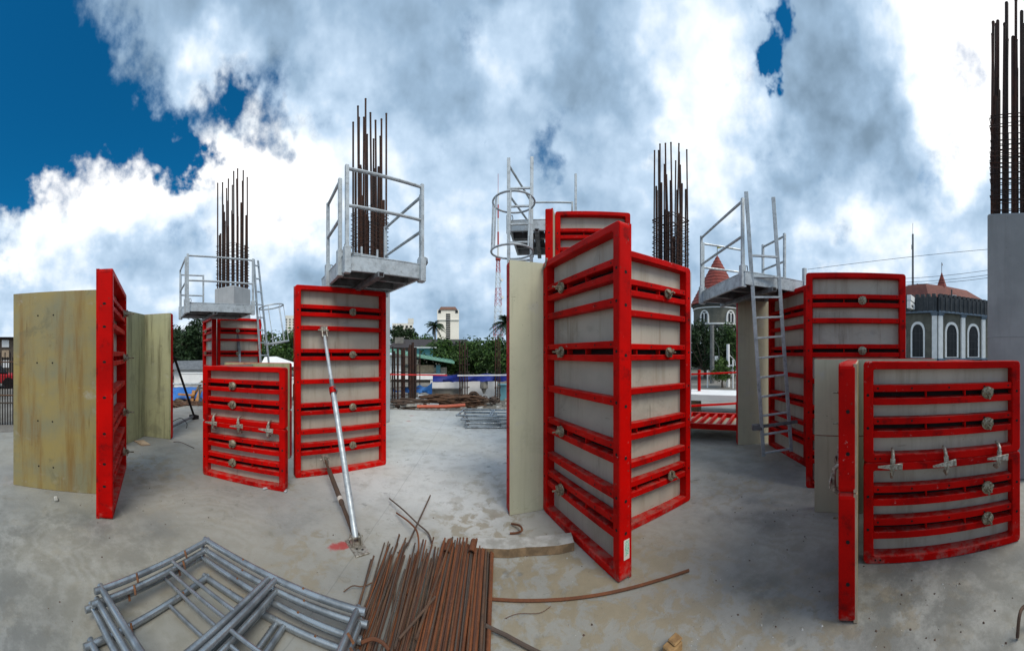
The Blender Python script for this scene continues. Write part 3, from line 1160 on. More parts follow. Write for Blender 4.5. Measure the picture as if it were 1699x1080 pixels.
def platform(label, loc, rot, a, b, zt, sides):
    """Deck a wide (x) by b deep (y), top at z=0 of the thing; sides: list of (x0,y0,x1,y1,rail heights, post heights)."""
    t = thing('work_platform', label, 'platform', (loc[0], loc[1], zt), rot)
    n = 6
    for i in range(n):
        x0, x1 = a * i / n + 0.004, a * (i + 1) / n - 0.004
        MB().box(max(x0, .042), min(x1, a - .042), 0.042, b - 0.042, -0.045, -0.002).build('deck_plank', M_GAL_D, t, False, 0.004)
    h0, h1 = -0.155, 0.03
    for (x0, x1, y0, y1) in ((0, a, 0, 0.04), (0, a, b - 0.04, b), (0, 0.04, 0.042, b - 0.042), (a - 0.04, a, 0.042, b - 0.042)):
        mb = MB().box(x0, x1, y0, y1, h0, h1)
        mb.box(x0 - 0.006, x1 + 0.006, y0 - 0.006, y1 + 0.006, h1 - 0.004, h1 + 0.012)
        mb.build('side_beam', M_GAL, t, False, 0.004)
    for f in (0.3, 0.68):
        MB().box(0.045, a - 0.045, b * f - 0.035, b * f + 0.035, -0.15, -0.05).build('cross_beam', M_GAL_D, t, False, 0.004)
    mb = MB()
    mb.box(a * 0.40 - 0.04, a * 0.40 + 0.04, -0.10, b + 0.02, -0.225, -0.158)
    mb.box(a * 0.40 - 0.03, a * 0.40 + 0.03, -0.103, -0.09, -0.218, -0.166, 1)
    mb.build('carrier_beam', [M_GAL_D, M_VOID], t, False, 0.004)
    done = {}
    for (x0, y0, x1, y1, hs, h) in sides:
        for (x, y) in ((x0, y0), (x1, y1)):
            if (round(x, 2), round(y, 2)) not in done:
                done[(round(x, 2), round(y, 2))] = 1
                post(t, x, y, -0.12, h)
        for z in hs:
            rail_tube(t, (x0, y0, z), (x1, y1, z))
    return t


def ladder(t, a0, a1, b0, b1, n, rung0=0.0, w=0.056):
    """Two stiles a0-a1 and b0-b1 (bottom, top) with n rungs."""
    lo = link('ladder', None, t)
    a0, a1, b0, b1 = Vector(a0), Vector(a1), Vector(b0), Vector(b1)
    s = (b0 - a0).normalized()
    MB().bar(a0, a1, w, 0.03, 0, up=(s.cross(a1 - a0)).normalized()).build('stile', M_GAL, lo, False, 0.004)
    MB().bar(b0, b1, w, 0.03, 0, up=(s.cross(a1 - a0)).normalized()).build('stile', M_GAL, lo, False, 0.004)
    L = (a1 - a0).length
    for i in range(n):
        f = (0.03 + rung0 + i * 0.30) / L
        if f > 0.98:
            break
        MB().bar(a0.lerp(a1, f), b0.lerp(b1, f), 0.035, 0.03).build('rung', M_GAL, lo, False, 0.004)
    return lo


# platform beside the prop panel
fl, frt = pol(571.5, 3.70), pol(702, 4.14)
a2_ = math.atan2(frt.y - fl.y, frt.x - fl.x)
W2 = (frt - fl).length
P2 = platform('galvanised work platform hooked on the shutter with the long prop', fl, a2_, W2, 1.28, 2.86,
              [(0.03, -0.005, W2 - 0.02, -0.005, (0.62, 1.06), 1.10),
               (-0.01, 0.16, -0.01, 0.80, (0.52, 0.99), 1.02),
               (W2 + 0.005, 0.06, W2 + 0.005, 1.24, (0.50, 0.97), 1.0)])
gate = MB()
for z in (0.02, 0.14, 0.28, 0.40):
    gate.bar((0.30, 0.98, z), (0.86, 1.05, z), 0.02, 0.02)
for f in (0.0, 0.5, 1.0):
    x, y = 0.30 + 0.56 * f, 0.98 + 0.07 * f
    gate.bar((x, y, 0), (x, y, 0.52), 0.025, 0.025)
gate.build('inner_gate', M_GAL, P2)

# platform at the far left
fl, frt = pol(310, 6.78), pol(421, 7.15)
a1_ = math.atan2(frt.y - fl.y, frt.x - fl.x)
W1 = (frt - fl).length
P1 = platform('galvanised work platform round the far left column with a caged ladder', fl, a1_, W1, 1.35, 2.80,
              [(0.02, 0, W1 - 0.02, 0, (0.52, 1.06), 1.10), (-0.005, 0.16, -0.005, 1.25, (0.52, 1.06), 1.08),
               (0.02, 1.35, 0.62, 1.35, (0.45, 0.98), 1.0)])


def local(t, p):
    return t.matrix_basis.inverted() @ Vector(p)


def ground_pt(x, y, d):
    """Point at photograph column x, row y and ground distance d."""
    p = pol(x, d)
    p.z = EYE + (HZ - y) * d / F
    return p


# ladder and cage at its right end
la0, la1 = ground_pt(433, 612, 7.45), ground_pt(421, 430, 7.15)
lb0, lb1 = ground_pt(447, 612, 7.75), ground_pt(428, 432, 7.50)
ladder(P1, local(P1, la0), local(P1, la1), local(P1, lb0), local(P1, lb1), 9)
cage = link('safety_cage', None, P1)
for (yt, xl, xr) in ((509, 430, 470), (569, 439, 479)):
    c_ = (ground_pt(xl, yt, 7.6) + ground_pt(xr, yt, 7.6)) / 2
    pts = []
    ax = (ground_pt(xr, yt - 3, 7.6) - ground_pt(xl, yt + 4, 7.6)) / 2
    bx = Vector((-ax.y, ax.x, 0)).normalized() * 0.34
    for k in range(20):
        a = 2 * PI * k / 20
        pts.append(local(P1, c_ + ax * math.cos(a) + bx * math.sin(a)))
    MB().tube(pts, 0.018, 6, closed=True).build('hoop', M_GAL, cage, True)
    if yt == 509:
        topc = (c_, ax, bx)
    else:
        for a in (0, 50, 105, 180, 255, 310):
            ca, sa = math.cos(R(a)), math.sin(R(a))
            MB().bar(local(P1, topc[0] + topc[1] * ca + topc[2] * sa), local(P1, c_ + ax * ca + bx * sa), 0.03, 0.014).build('cage_strap', M_GAL, cage)

# platform behind the centre, with its caged ladder
NL = pol(845, 5.46)
P3 = platform('galvanised work platform rising behind the central red corner with a hooped ladder', NL, R(-7), 1.22, 1.35, 4.02,
              [(-0.01, 0.02, 0.30, 1.34, (0.50, 1.02), 1.08), (0.32, 1.36, 1.20, 1.36, (1.0,), 1.02),
               (1.20, 0.45, 1.26, 1.15, (0.40, 1.02), 1.10)])
a0_, a1__ = ground_pt(844, 470, 5.25), ground_pt(844.5, 330, 5.25)
b0_, b1_ = ground_pt(881, 470, 5.30), ground_pt(882.5, 259, 5.30)
ladder(P3, local(P3, ground_pt(844, 560, 5.2)), local(P3, ground_pt(844, 262, 5.2)), local(P3, ground_pt(881, 560, 5.2)), local(P3, ground_pt(882.5, 260, 5.2)), 9, 0.06)
cage = link('safety_cage', None, P3)
hz_ = []
for (xc, yc) in ((852.5, 336), (849.5, 418)):
    c_ = ground_pt(xc, yc, 4.95)
    hz_.append(c_)
    pts = []
    for k in range(28):
        a = 2 * PI * k / 28
        pts.append(local(P3, c_ + Vector((math.cos(a) * 0.335, math.sin(a) * 0.36, 0))))
    MB().tube(pts, 0.016, 6, closed=True).build('hoop', M_GAL, cage, True)
for a in (172, 215, 262, 318):
    o = Vector((math.cos(R(a)) * 0.335, math.sin(R(a)) * 0.36, 0))
    MB().tube([local(P3, hz_[0] + o), local(P3, hz_[1] + o)], 0.016, 5).build('cage_strap', M_GAL, cage)

# platform at the right with the open ladder
nr = pol(1236, 4.45)
P4 = platform('galvanised work platform at right with an open ladder leaning from its front', nr, R(-13), 1.12, 1.68, 2.86,
              [(-0.01, 0.05, -0.01, 1.64, (0.55, 1.06), 1.10), (0.05, 1.70, 0.95, 1.70, (0.52, 0.98), 1.0),
               (1.13, 0.55, 1.13, 1.25, (0.50, 0.95), 1.0)])
MB().box(1.10, 1.16, -0.02, 0.04, -0.15, 0.26).build('post_socket', M_GAL, P4, False, 0.005)
ladder(P4, local(P4, ground_pt(1267, 757, 4.85)), local(P4, ground_pt(1238, 318, 4.38)),
       local(P4, ground_pt(1313, 749, 4.95)), local(P4, ground_pt(1283, 327, 4.58)), 11, 0.02)
bk = MB()
bk.bar(local(P4, ground_pt(1250, 709, 4.8)), local(P4, ground_pt(1332, 698, 4.95)), 0.05, 0.045)
bk.bar(local(P4, ground_pt(1248, 709, 4.78)), local(P4, ground_pt(1264, 708, 4.82)), 0.08, 0.09)
bk.build('ladder_bracket', M_GAL_D, P4, False, 0.004)


# ------------------------------------------------------------------ props
def prop(label, foot, top, low, base_rot, r=0.030, plates=True):
    t = thing('push_pull_prop', label, 'prop', foot)
    f = Vector((0, 0, 0.07))
    tp = Vector(top) - Vector(foot)
    lw = Vector(low) - Vector(foot)
    mid = f.lerp(tp, 0.60)
    MB().tube([f, f.lerp(tp, 0.10), f.lerp(tp, 0.105), mid], [r, r, r * 1.06, r * 1.06], 12).build('outer_tube', M_GAL, t, True)
    MB().tube([mid, f.lerp(tp, 0.955)], r * 0.76, 12).build('inner_tube', M_GAL, t, True)
    MB().tube([mid, f.lerp(tp, 0.67)], r * 0.95, 12).build('threaded_sleeve', M_GAL_D, t, True)
    cl_ = MB().tube([f.lerp(tp, 0.595), f.lerp(tp, 0.625)], r * 1.5, 12).build('collar_nut', M_RED, t, True)
    m_ = f.lerp(tp, 0.63)
    sd = Vector((-math.sin(base_rot), math.cos(base_rot), 0)) * -1
    MB().tube([m_ - sd * 0.05, m_ + sd * 0.13, m_ + sd * 0.155 + Vector((0, 0, -0.02)), m_ + sd * 0.14 + Vector((0, 0, -0.05)), m_ + sd * 0.09 + Vector((0, 0, -0.055))], 0.009, 6).build('turning_handle', M_GAL_D, cl_, True)
    MB().tube([m_ - sd * 0.05, m_ - sd * 0.06 + Vector((0, 0, -0.07)), m_ - sd * 0.0 + Vector((0, 0, -0.19))], 0.010, 6).build('release_lever', M_RED, cl_, True)
    g = Vector((0.02, 0.02, 0.06)) * 0 + Vector((0, 0, 0.06)) + (lw - f).normalized() * 0.02
    MB().tube([g, g.lerp(lw, 0.32), g.lerp(lw, 0.33), g.lerp(lw, 0.80), g.lerp(lw, 0.81), g.lerp(lw, 0.97)], [r * .7, r * .7, r * .95, r * .95, r * .6, r * .6], 10).build('lower_strut', M_RUST_D, t, True)
    MB().tube([g.lerp(lw, 0.36), g.lerp(lw, 0.40)], r * 1.02, 10).build('strut_band', M_PAPER, t, True)
    for e, nm in ((tp, 'top_bracket'), (lw, 'low_bracket')):
        mb = MB()
        u = (e - f).normalized()
        s_ = Vector((math.cos(base_rot), math.sin(base_rot), 0))
        for k in (-1, 1):
            mb.bar(e - u * 0.14 + s_ * 0.032 * k, e + Vector((0, 0, 0.03)) + s_ * 0.032 * k, 0.010, 0.06)
        mb.bar(e + s_ * -0.045 + Vector((0, 0, .02)), e + s_ * 0.045 + Vector((0, 0, .02)), 0.06, 0.07)
        mb.tube([e - s_ * 0.08, e + s_ * 0.07], 0.012, 6)
        mb.build(nm, M_CLAMP, t, True)
    mb = MB()
    u = Vector((math.cos(base_rot - PI / 2), math.sin(base_rot - PI / 2), 0))
    mb.bar(u * -0.10 + Vector((0, 0, .009)), u * 0.16 + Vector((0, 0, .009)), 0.13, 0.012)
    s_ = Vector((math.cos(base_rot), math.sin(base_rot), 0))
    for k in (-1, 1):
        mb.bar(s_ * 0.04 * k + Vector((0, 0, .015)), s_ * 0.04 * k + Vector((0, 0, .10)), 0.01, 0.09, 0, up=u)
    mb.tube([s_ * -0.07 + Vector((0, 0, .07)), s_ * 0.07 + Vector((0, 0, .07))], 0.011, 6)
    mb.disc(u * 0.10 + s_ * .02 + Vector((0, 0, .0165)), (0, 0, 1), 0.011, 8, 1)
    mb.disc(u * 0.07 - s_ * .02 + Vector((0, 0, .0165)), (0, 0, 1), 0.011, 8, 1)
    mb.build('foot_plate', [M_CLAMP, M_VOID], t, False, 0.003)
    return t


nM = -unit(aM + PI / 2)
prop('long galvanised prop with a red collar bracing the shutter left of centre', pol(590, 2.76),
     ground_pt(537, 548, 4.30), ground_pt(539, 762, 4.28), aM)

t = thing('push_pull_prop', 'short dark prop bracing the olive plywood corner', 'prop', pol(322, 8.2))
ft = pol(322, 8.2)
for (x, y, d, r, nm, mt) in ((289, 592, 6.7, 0.030, 'upper_strut', M_VOID), (284, 708, 6.8, 0.035, 'lower_strut', M_GAL_D)):
    MB().tube([Vector((0, 0, 0.07)), ground_pt(x, y, d) - ft], r, 8).build(nm, mt, t, True)
MB().box(-0.11, 0.11, -0.09, 0.09, 0.0, 0.10).build('foot_block', M_VOID, t, False, 0.01)
t = thing('push_pull_prop', 'small steel prop standing against the red shutter under the far left platform', 'prop', pol(404, 8.1))
ft = pol(404, 8.1)
MB().tube([Vector((0, 0, 0.05)), ground_pt(395, 556, 8.75) - ft], 0.035, 8).build('outer_tube', M_GAL, t, True)
MB().tube([ground_pt(397, 585, 8.6) - ft, ground_pt(392, 540, 8.75) - ft], 0.045, 8).build('top_bracket', M_GAL_D, t, True)
MB().box(-0.1, 0.1, -0.08, 0.08, 0, 0.03).build('foot_plate', M_GAL_D, t)


# ------------------------------------------------------------------ shoring frames on the deck
def shoring_frame(L, D_, mat, r=0.0218):
    """x runs along the far edge, -y towards us."""
    t = link('shoring_frame', None)
    P = lambda x, y, z=0: Vector((x, -y, z))
    MB().tube([P(-.03, 0), P(L + .05, 0)], r, 10).build('leg_tube', mat, t, True)
    MB().tube([P(-.03, D_), P(L + .05, D_)], r, 10).build('leg_tube', mat, t, True)
    for x in (0.0, L):
        MB().tube([P(x, -.02), P(x, D_ + .05)], r * 0.98, 10).build('end_tube', mat, t, True)
    for k in (-0.028, 0.028):
        MB().tube([P(L * .52 + k, 0.02, k * .2), P(L * .52 + k, D_ - 0.02, k * .2)], r * 0.86, 10).build('cross_tube', mat, t, True)
    MB().tube([P(0.02, D_ * .40, 0.003), P(L * .5, D_ * .40, 0.003)], r * 0.55, 8).build('rung_tube', mat, t, True)
    MB().tube([P(L * .54, D_ * .52, 0.003), P(L - .02, D_ * .52, 0.003)], r * 0.55, 8).build('rung_tube', mat, t, True)
    MB().tube([P(L * .76, D_ * .54, 0.002), P(L * .76, D_ - .02, 0.002)], r * 0.6, 8).build('rung_tube', mat, t, True)
    for (x, y) in ((.0, D_ * .26), (.0, D_ * .72), (L * .3, 0), (L * .7, 0), (L, D_ * .2)):
        MB().tube([P(x + .005, y, 0.022), P(x + .03, y + .008, 0.004), P(x + .045, y + .012, -.012)], 0.008, 6).build('lock_pin', M_RUSTPIN, t, True)
    return t


cT, cR_, cL_ = v2(-2.10, 1.40), v2(-0.88, 1.615), v2(-1.94, 0.50)
aF = math.atan2(cR_.y - cT.y, cR_.x - cT.x)
proto = shoring_frame(1.24, 0.92, M_TUBE)
frame_labels = ['topmost galvanised shoring frame of the stack at lower left', 'second shoring frame down in the stack at lower left',
                'third shoring frame down in the stack at lower left', 'bottom shoring frame of the stack lying on the deck at lower left']
offs = [(0, 0, 0, .185), (0.02, -0.035, 0.6, .133), (0.0, -0.06, -0.5, .081), (0.14, -0.14, 2.0, .027)]
for i, lb in enumerate(frame_labels):
    o = proto if i == 0 else copy_tree(proto)
    dx, dy, da, z = offs[i]
    base = cT + unit(aF) * dx + unit(aF + PI / 2) * dy
    o.matrix_basis = Matrix.Translation((base.x, base.y, z)) @ Matrix.Rotation(aF + R(da), 4, 'Z')
    tag(o, lb, 'scaffold frame', 'shoring frames stacked at lower left')

fp0 = pol(768, 8.1)
small_lab = ['top frame of the small far stack of grey frames beside the central corner', 'second frame down in the small far stack beside the central corner',
             'third frame down in the small far stack beside the central corner', 'lowest frame in the small far stack beside the central corner']
proto2 = shoring_frame(1.5, 0.85, M_TUBE)
for i in range(4):
    o = proto2 if i == 0 else copy_tree(proto2)
    o.matrix_basis = Matrix.Translation((fp0.x + [.02, .06, .10, .16][i], fp0.y + [.12, .02, -.05, -.10][i], 0.25 - i * 0.074)) @ Matrix.Rotation(R([-3, 3, 7, 5][i]), 4, 'Z')
    tag(o, small_lab[i], 'scaffold frame', 'shoring frames stacked in the middle distance')


# ------------------------------------------------------------------ cut reinforcing bars and timber on the deck
def bar_obj(pts, r, mat, label, group, name='steel_bar', n=7):
    o = MB().tube(pts, r, n).build(name, mat, None, True)
    return tag(o, label, 'steel bar', group)


rr = random.Random(21)
LB = 'straight rusty steel bar lying in the tight parallel bundle in the foreground'
for i in range(96):
    layer = i // 33
    f = (i % 33) / 32.0
    x1 = -0.60 + 0.43 * f + rr.uniform(-.008, .008)
    x0 = -0.43 + 0.33 * f + rr.uniform(-.02, .02)
    y1 = 2.66 + rr.uniform(-0.10, 0.05) + (0.03 if layer == 2 else 0)
    y0 = 0.55 + rr.uniform(-.1, .1)
    z = 0.014 + layer * 0.021 + rr.uniform(-.003, .003)
    bx = rr.uniform(-.006, .006)
    bar_obj([(x0, y0, z), ((x0 + x1) / 2 + bx, (y0 + y1) / 2, z + rr.uniform(0, .006)), (x1, y1, z + rr.uniform(-.002, .012))], rr.choice((.006, .007, .008, .0095)),
            M_RUST if rr.random() < .55 else M_RUST_D, LB, 'bars of the tight bundle')
LB2 = 'thin brown steel bar in the loose fanned bundle left of the tight one'
for i in range(74):
    f = rr.random()
    x0 = -0.73 + 0.32 * f + rr.uniform(-.02, .02)
    x1 = -1.06 + 0.48 * f + rr.gauss(0, .06)
    y1 = 2.62 + rr.uniform(-0.42, 0.06)
    y0 = 0.75 + rr.uniform(-.1, .1)
    z = 0.012 + rr.choice((0, .018, .034, .05)) + rr.uniform(0, .004)
    ym = (y0 + y1) / 2
    bar_obj([(x0, y0, z), ((x0 + x1) / 2 + rr.uniform(-.025, .025), ym, z + rr.uniform(0, .01)), (x1, y1, z + rr.uniform(0, .03))], rr.choice((.005, .006, .0075)),
            M_RUST_D if rr.random() < .7 else M_RUST, LB2, 'bars of the loose bundle')
# bars laid across the loose bundle
for j, (a, b, lab) in enumerate((((700, 905, .10), (655, 1075, .08), 'dark steel bar laid slanting over the loose bundle'),
                                 ((749, 893, .13), (690, 1060, .09), 'pale worn steel bar lying across between the two bundles'),
                                 ((722, 990, .10), (662, 1060, .10), 'short dark bar crossing the loose bundle low down'),
                                 ((714, 822, .03), (676, 905, .05), 'straight thin bar poking out beyond the loose bundle'))):
    P_ = []
    for (x, y, z) in (a, b):
        d = (EYE - z) * F / (y - HZ)
        P_.append(pol(x, d, z))
    bar_obj(P_, 0.008, M_RUST_D, lab, None)


def px_path(pts):
    out = []
    for (x, y, z) in pts:
        out.append(pol(x, (EYE - z) * F / (y - HZ), z))
    return out


def smooth_path(P, k=5):
    out = []
    n = len(P)
    for i in range(n - 1):
        p0, p1, p2, p3 = P[max(i - 1, 0)], P[i], P[i + 1], P[min(i + 2, n - 1)]
        for j in range(k):
            t_ = j / k
            out.append(0.5 * ((2 * p1) + (p2 - p0) * t_ + (2 * p0 - 5 * p1 + 4 * p2 - p3) * t_ ** 2 + (3 * p1 - p0 - 3 * p2 + p3) * t_ ** 3))
    out.append(P[-1])
    return out


bar_obj(smooth_path(px_path([(646, 827, .05), (668, 845, .09), (692, 868, .06), (710, 884, .03), (716, 900, .02)])), 0.0075, M_RUST_D, 'bent thin bar hooked out from the loose bundle, upper of two', 'bent bar ends by the bundles')
bar_obj(smooth_path(px_path([(658, 851, .04), (680, 867, .10), (693, 886, .10), (693, 925, .06), (676, 985, .05)])), 0.008, M_RUST, 'bent rust bar curling over the loose bundle, lower of two', 'bent bar ends by the bundles')
bar_obj(smooth_path(px_path([(849, 869, .02), (862, 872, .05), (866, 880, .05), (858, 884, .02), (846, 885, .012)])), 0.010, M_RUST, 'short bent rusty bar on the deck near the plank end', None)
bar_obj(px_path([(808, 993, .014), (900, 996, .014), (1003, 985, .014), (1090, 963, .014), (1143, 946, .014)]), 0.011, M_RUST, 'single long rusty bar lying across the deck below the central corner', None)
bar_obj(px_path([(806, 1038, .05), (840, 1054, .03), (905, 1088, .014)]), 0.012, M_RUST_D, 'dark bar end running out under the tight bundle towards us', None)
bar_obj(smooth_path(px_path([(570, 982, .012), (585, 972, .04), (602, 973, .03), (622, 964, .02), (634, 955, .02)])), 0.004, M_RUST_D, 'thin bent tie wire beside the shoring frames', None, 'tie_wire')
bar_obj(smooth_path(px_path([(838, 1026, .01), (860, 1018, .012), (895, 1017, .012), (914, 1006, .012)])), 0.002, M_RUST_D, 'fine loose tie wire on the stained deck', None, 'tie_wire')
bar_obj(smooth_path(px_path([(600, 1066, .09), (618, 1060, .11), (634, 1066, .11), (645, 1078, .09)])), 0.010, M_RUST, 'short red brown hooked bar on the loose bundle', None)
bar_obj(smooth_path(px_path([(1688, 1058, .01), (1691, 1025, .10), (1696, 1010, .12), (1706, 1006, .11), (1716, 1030, .03)])), 0.011, M_RUST_D, 'hooked steel bar standing at the right edge of the deck', None)
for i, (x, y) in enumerate(((747, 884), (786, 881))):
    p = pol(x, 2.70, 0.075)
    o = MB().tube([p, p + Vector((0.0, -0.16, 0.0))], 0.026, 12, cap=False)
    o.tube([p + Vector((0, 0, 0)), p + Vector((0.0, -0.16, 0.0))], 0.019, 12, cap=False)
    ob = o.build('steel_tube', M_RUST, None, True)
    tag(ob, ['short rusty tube end on top of the tight bundle, left one', 'short rusty tube end on top of the tight bundle, right one'][i], 'steel tube', 'tube ends on the bundle')


def timber_mats():
    a = simple('grey_timber', (0.46, 0.455, 0.43), (0.29, 0.28, 0.25), 0.9, 0.0, 9.0, 0.4)
    b_ = simple('raw_timber', (0.22, 0.145, 0.08), (0.12, 0.08, 0.045), 0.9, 0.0, 14.0, 0.5)
    c_ = simple('wet_timber', (0.36, 0.22, 0.09), (0.22, 0.125, 0.05), 0.85, 0.0, 16.0, 0.5)
    return a, b_, c_


M_TIM, M_TIMR, M_TIMW = timber_mats()
pa, pb = v2(-0.30, 2.68), v2(0.535, 2.72)
t = MB()
ts = [pa.lerp(pb, k / 6) for k in range(7)]
for k in range(6):
    a, b = ts[k], ts[k + 1]
    w0 = 0.10 + 0.008 * ((k * 7) % 3 - 1)
    w1 = 0.10 + 0.008 * (((k + 1) * 7) % 3 - 1)
    t.hexa(((a.x, a.y - w0, 0.004), (b.x, b.y - w1, 0.004), (b.x, b.y + 0.06, 0.004), (a.x, a.y + 0.06, 0.004),
            (a.x, a.x * 0 + a.y - w0 + .006, 0.075), (b.x, b.y - w1 + .008, 0.072), (b.x, b.y + 0.06, 0.075), (a.x, a.y + 0.06, 0.075)))
o = t.build('timber_plank', [M_TIM, M_TIMR], None)
for f in o.data.polygons:
    if f.normal.y < -0.5 or f.normal.x > 0.5:
        f.material_index = 1
tag(o, 'cement greyed timber plank lying between the bundle and the central corner', 'plank')
wb = px_path([(1116, 1082, 0.0)])[0]
o = MB().box(-0.05, 0.05, -0.035, 0.035, 0, 0.05).box(-0.012, 0.058, -0.028, 0.03, 0.0505, 0.064).build('timber_block', M_TIMW, None, False, 0.006)
o.location = wb
o.rotation_euler = (0, 0, 0.3)
tag(o, 'small brown timber offcut at the bottom edge of the deck', 'wood block')
for i, (x, y, d, s, lab) in enumerate(((93, 830, 3.55, .045, 'small wood chip on the deck before the tan plywood'), (39, 752, 5.2, .07, 'concrete spacer block left of the tan plywood shutter'),
                                       (440, 812, 3.7, .035, 'round concrete spacer by the low left box'), (474, 816, 3.72, .035, 'pale concrete spacer at the right foot of the low left box'))):
    o = MB().box(-s, s, -s * .5, s * .5, 0, s * .7).build('spacer_block', M_TIM if i == 0 else M_COLC, None, False, 0.01)
    o.location = px_path([(x, y, 0)])[0]
    o.rotation_euler = (0, 0, i * 0.7)
    tag(o, lab, 'block')
# offcuts of card and wire behind the left shutters
o = MB().hexa(((-.16, -.1, .004), (.18, -.07, .004), (.2, .1, .004), (-.12, .09, .004), (-.16, -.1, .016), (.18, -.07, .03), (.2, .1, .016), (-.12, .09, .02))).build('plywood_offcut', M_EDGE)
o.location = pol(235, 5.95)
tag(o, 'flat plywood offcut at the foot of the olive corner', 'offcut')
bar_obj(smooth_path([pol(288, 6.0, .01), pol(300, 5.9, .03), pol(322, 5.6, .01)]), 0.006, M_RUST_D, 'thin wire curl on the deck by the olive corner', None, 'tie_wire')
bar_obj(smooth_path([pol(286, 7.4, .10), pol(300, 7.2, .22), pol(310, 7.2, .10), pol(309, 7.1, .012)]), 0.007, M_VOID, 'dark cable looping below the short dark prop', None, 'cable')

# small grit lying about: nobody could count it
mb = MB()
rr = random.Random(5)
for i in range(520):
    if i < 330:
        d = rr.uniform(1.4, 6.5)
        p = pol(rr.uniform(60, 1690), d)
    else:
        zx, zy, zr = rr.choice([(1.55, 1.25, .7), (2.0, .45, .5), (.6, 2.9, .5), (-3.4, 1.3, .6), (2.5, 2.2, .7)])
        p = Vector((zx + rr.gauss(0, zr / 2), zy + rr.gauss(0, zr / 2), 0))
    s = rr.choice((.003, .004, .005, .007, .010))
    m_ = 0 if rr.random() < .28 else 1
    a = rr.uniform(0, 6)
    c, sn = math.cos(a) * s, math.sin(a) * s
    i0 = len(mb.v)
    mb.v += [(p.x + c, p.y + sn, .0005), (p.x - sn, p.y + c, .0005), (p.x - c, p.y - sn * .7, .0005), (p.x + sn * .8, p.y - c, .0005), (p.x + c * .2, p.y, s * rr.uniform(.5, 1.1))]
    for q in ((0, 1, 4), (1, 2, 4), (2, 3, 4), (3, 0, 4)):
        mb.face(tuple(i0 + k for k in q), m_)
o = mb.build('grit', [M_TIM, M_RUST_D])
tag(o, 'scattered grit and cement crumbs on the deck', 'grit', kind='stuff')


# ------------------------------------------------------------------ trees
M_BARK = simple('bark', (0.12, 0.095, 0.07), (0.07, 0.055, 0.04), 0.95, 0.0, 12.0, 0.6)
M_LEAF = leaf_mat('leaf_green', (0.018, 0.05, 0.012), (0.07, 0.135, 0.025), (0.035, 0.065, 0.02))
M_LEAF_D = leaf_mat('leaf_dark', (0.012, 0.030, 0.010), (0.026, 0.055, 0.015), (0.015, 0.03, 0.010))
M_LEAF_L = leaf_mat('leaf_light', (0.05, 0.10, 0.02), (0.10, 0.17, 0.035), (0.05, 0.085, 0.02))


def tree(label, p, h, r, nclump, per, mat, leaf=0.3, seed=0, trunk_h=0.35, flat=0.8, group=None):
    rr = random.Random(seed)
    t = thing('tree', label, 'tree', (p.x, p.y, -0.2), 0, group)
    mb = MB()
    th = h * trunk_h
    tr = 0.03 * h
    mb.tube([(0, 0, 0), (rr.uniform(-.1, .1), 0, th * .5), (0.05, 0.05, th), (0, 0.1, h * .7)], [tr * 1.3, tr, tr * .8, tr * .3], 8)
    cz = (th * .8 + h) / 2
    ch = (h - th * .8) / 2
    clumps = []
    for i in range(nclump):
        while True:
            x, y, z = rr.uniform(-1, 1), rr.uniform(-1, 1), rr.uniform(-1, 1)
            q = x * x + y * y + z * z
            if 0.12 < q < 1.0:
                break
        clumps.append((Vector((x * r, y * r, cz + z * ch * (1 - .15 * (x * x + y * y)))), rr.uniform(.16, .34) * r))
    for c, cr in clumps[::max(1, nclump // 9)]:
        mb.tube([(0, 0.03, th * .85), tuple(c * .5 + Vector((0, 0, th * .35))), tuple(c)], [tr * .5, tr * .3, tr * .1], 5)
    mb.build('trunk', M_BARK, t, True)
    lb = MB()
    for c, cr in clumps:
        for k in range(per):
            v = Vector((rr.gauss(0, 1), rr.gauss(0, 1), rr.gauss(0, flat)))
            v = v.normalized() * cr * (rr.random() ** .4) * 1.25
            q = c + v
            nz = (v.normalized() * .6 + Vector((rr.uniform(-1, 1), rr.uniform(-1, 1), rr.uniform(-.2, 1.2)))).normalized()
            s = nz.orthogonal().normalized()
            s = Matrix.Rotation(rr.uniform(0, 6.28), 3, nz) @ s
            b = nz.cross(s)
            l = leaf * rr.uniform(.6, 1.3)
            w_ = l * .42
            lb.quad(q - s * l * .5, q + b * w_ * .5 + nz * l * .06, q + s * l * .5 - nz * l * .1, q - b * w_ * .5 + nz * l * .06)
    lb.build('crown', mat, t)
    return t


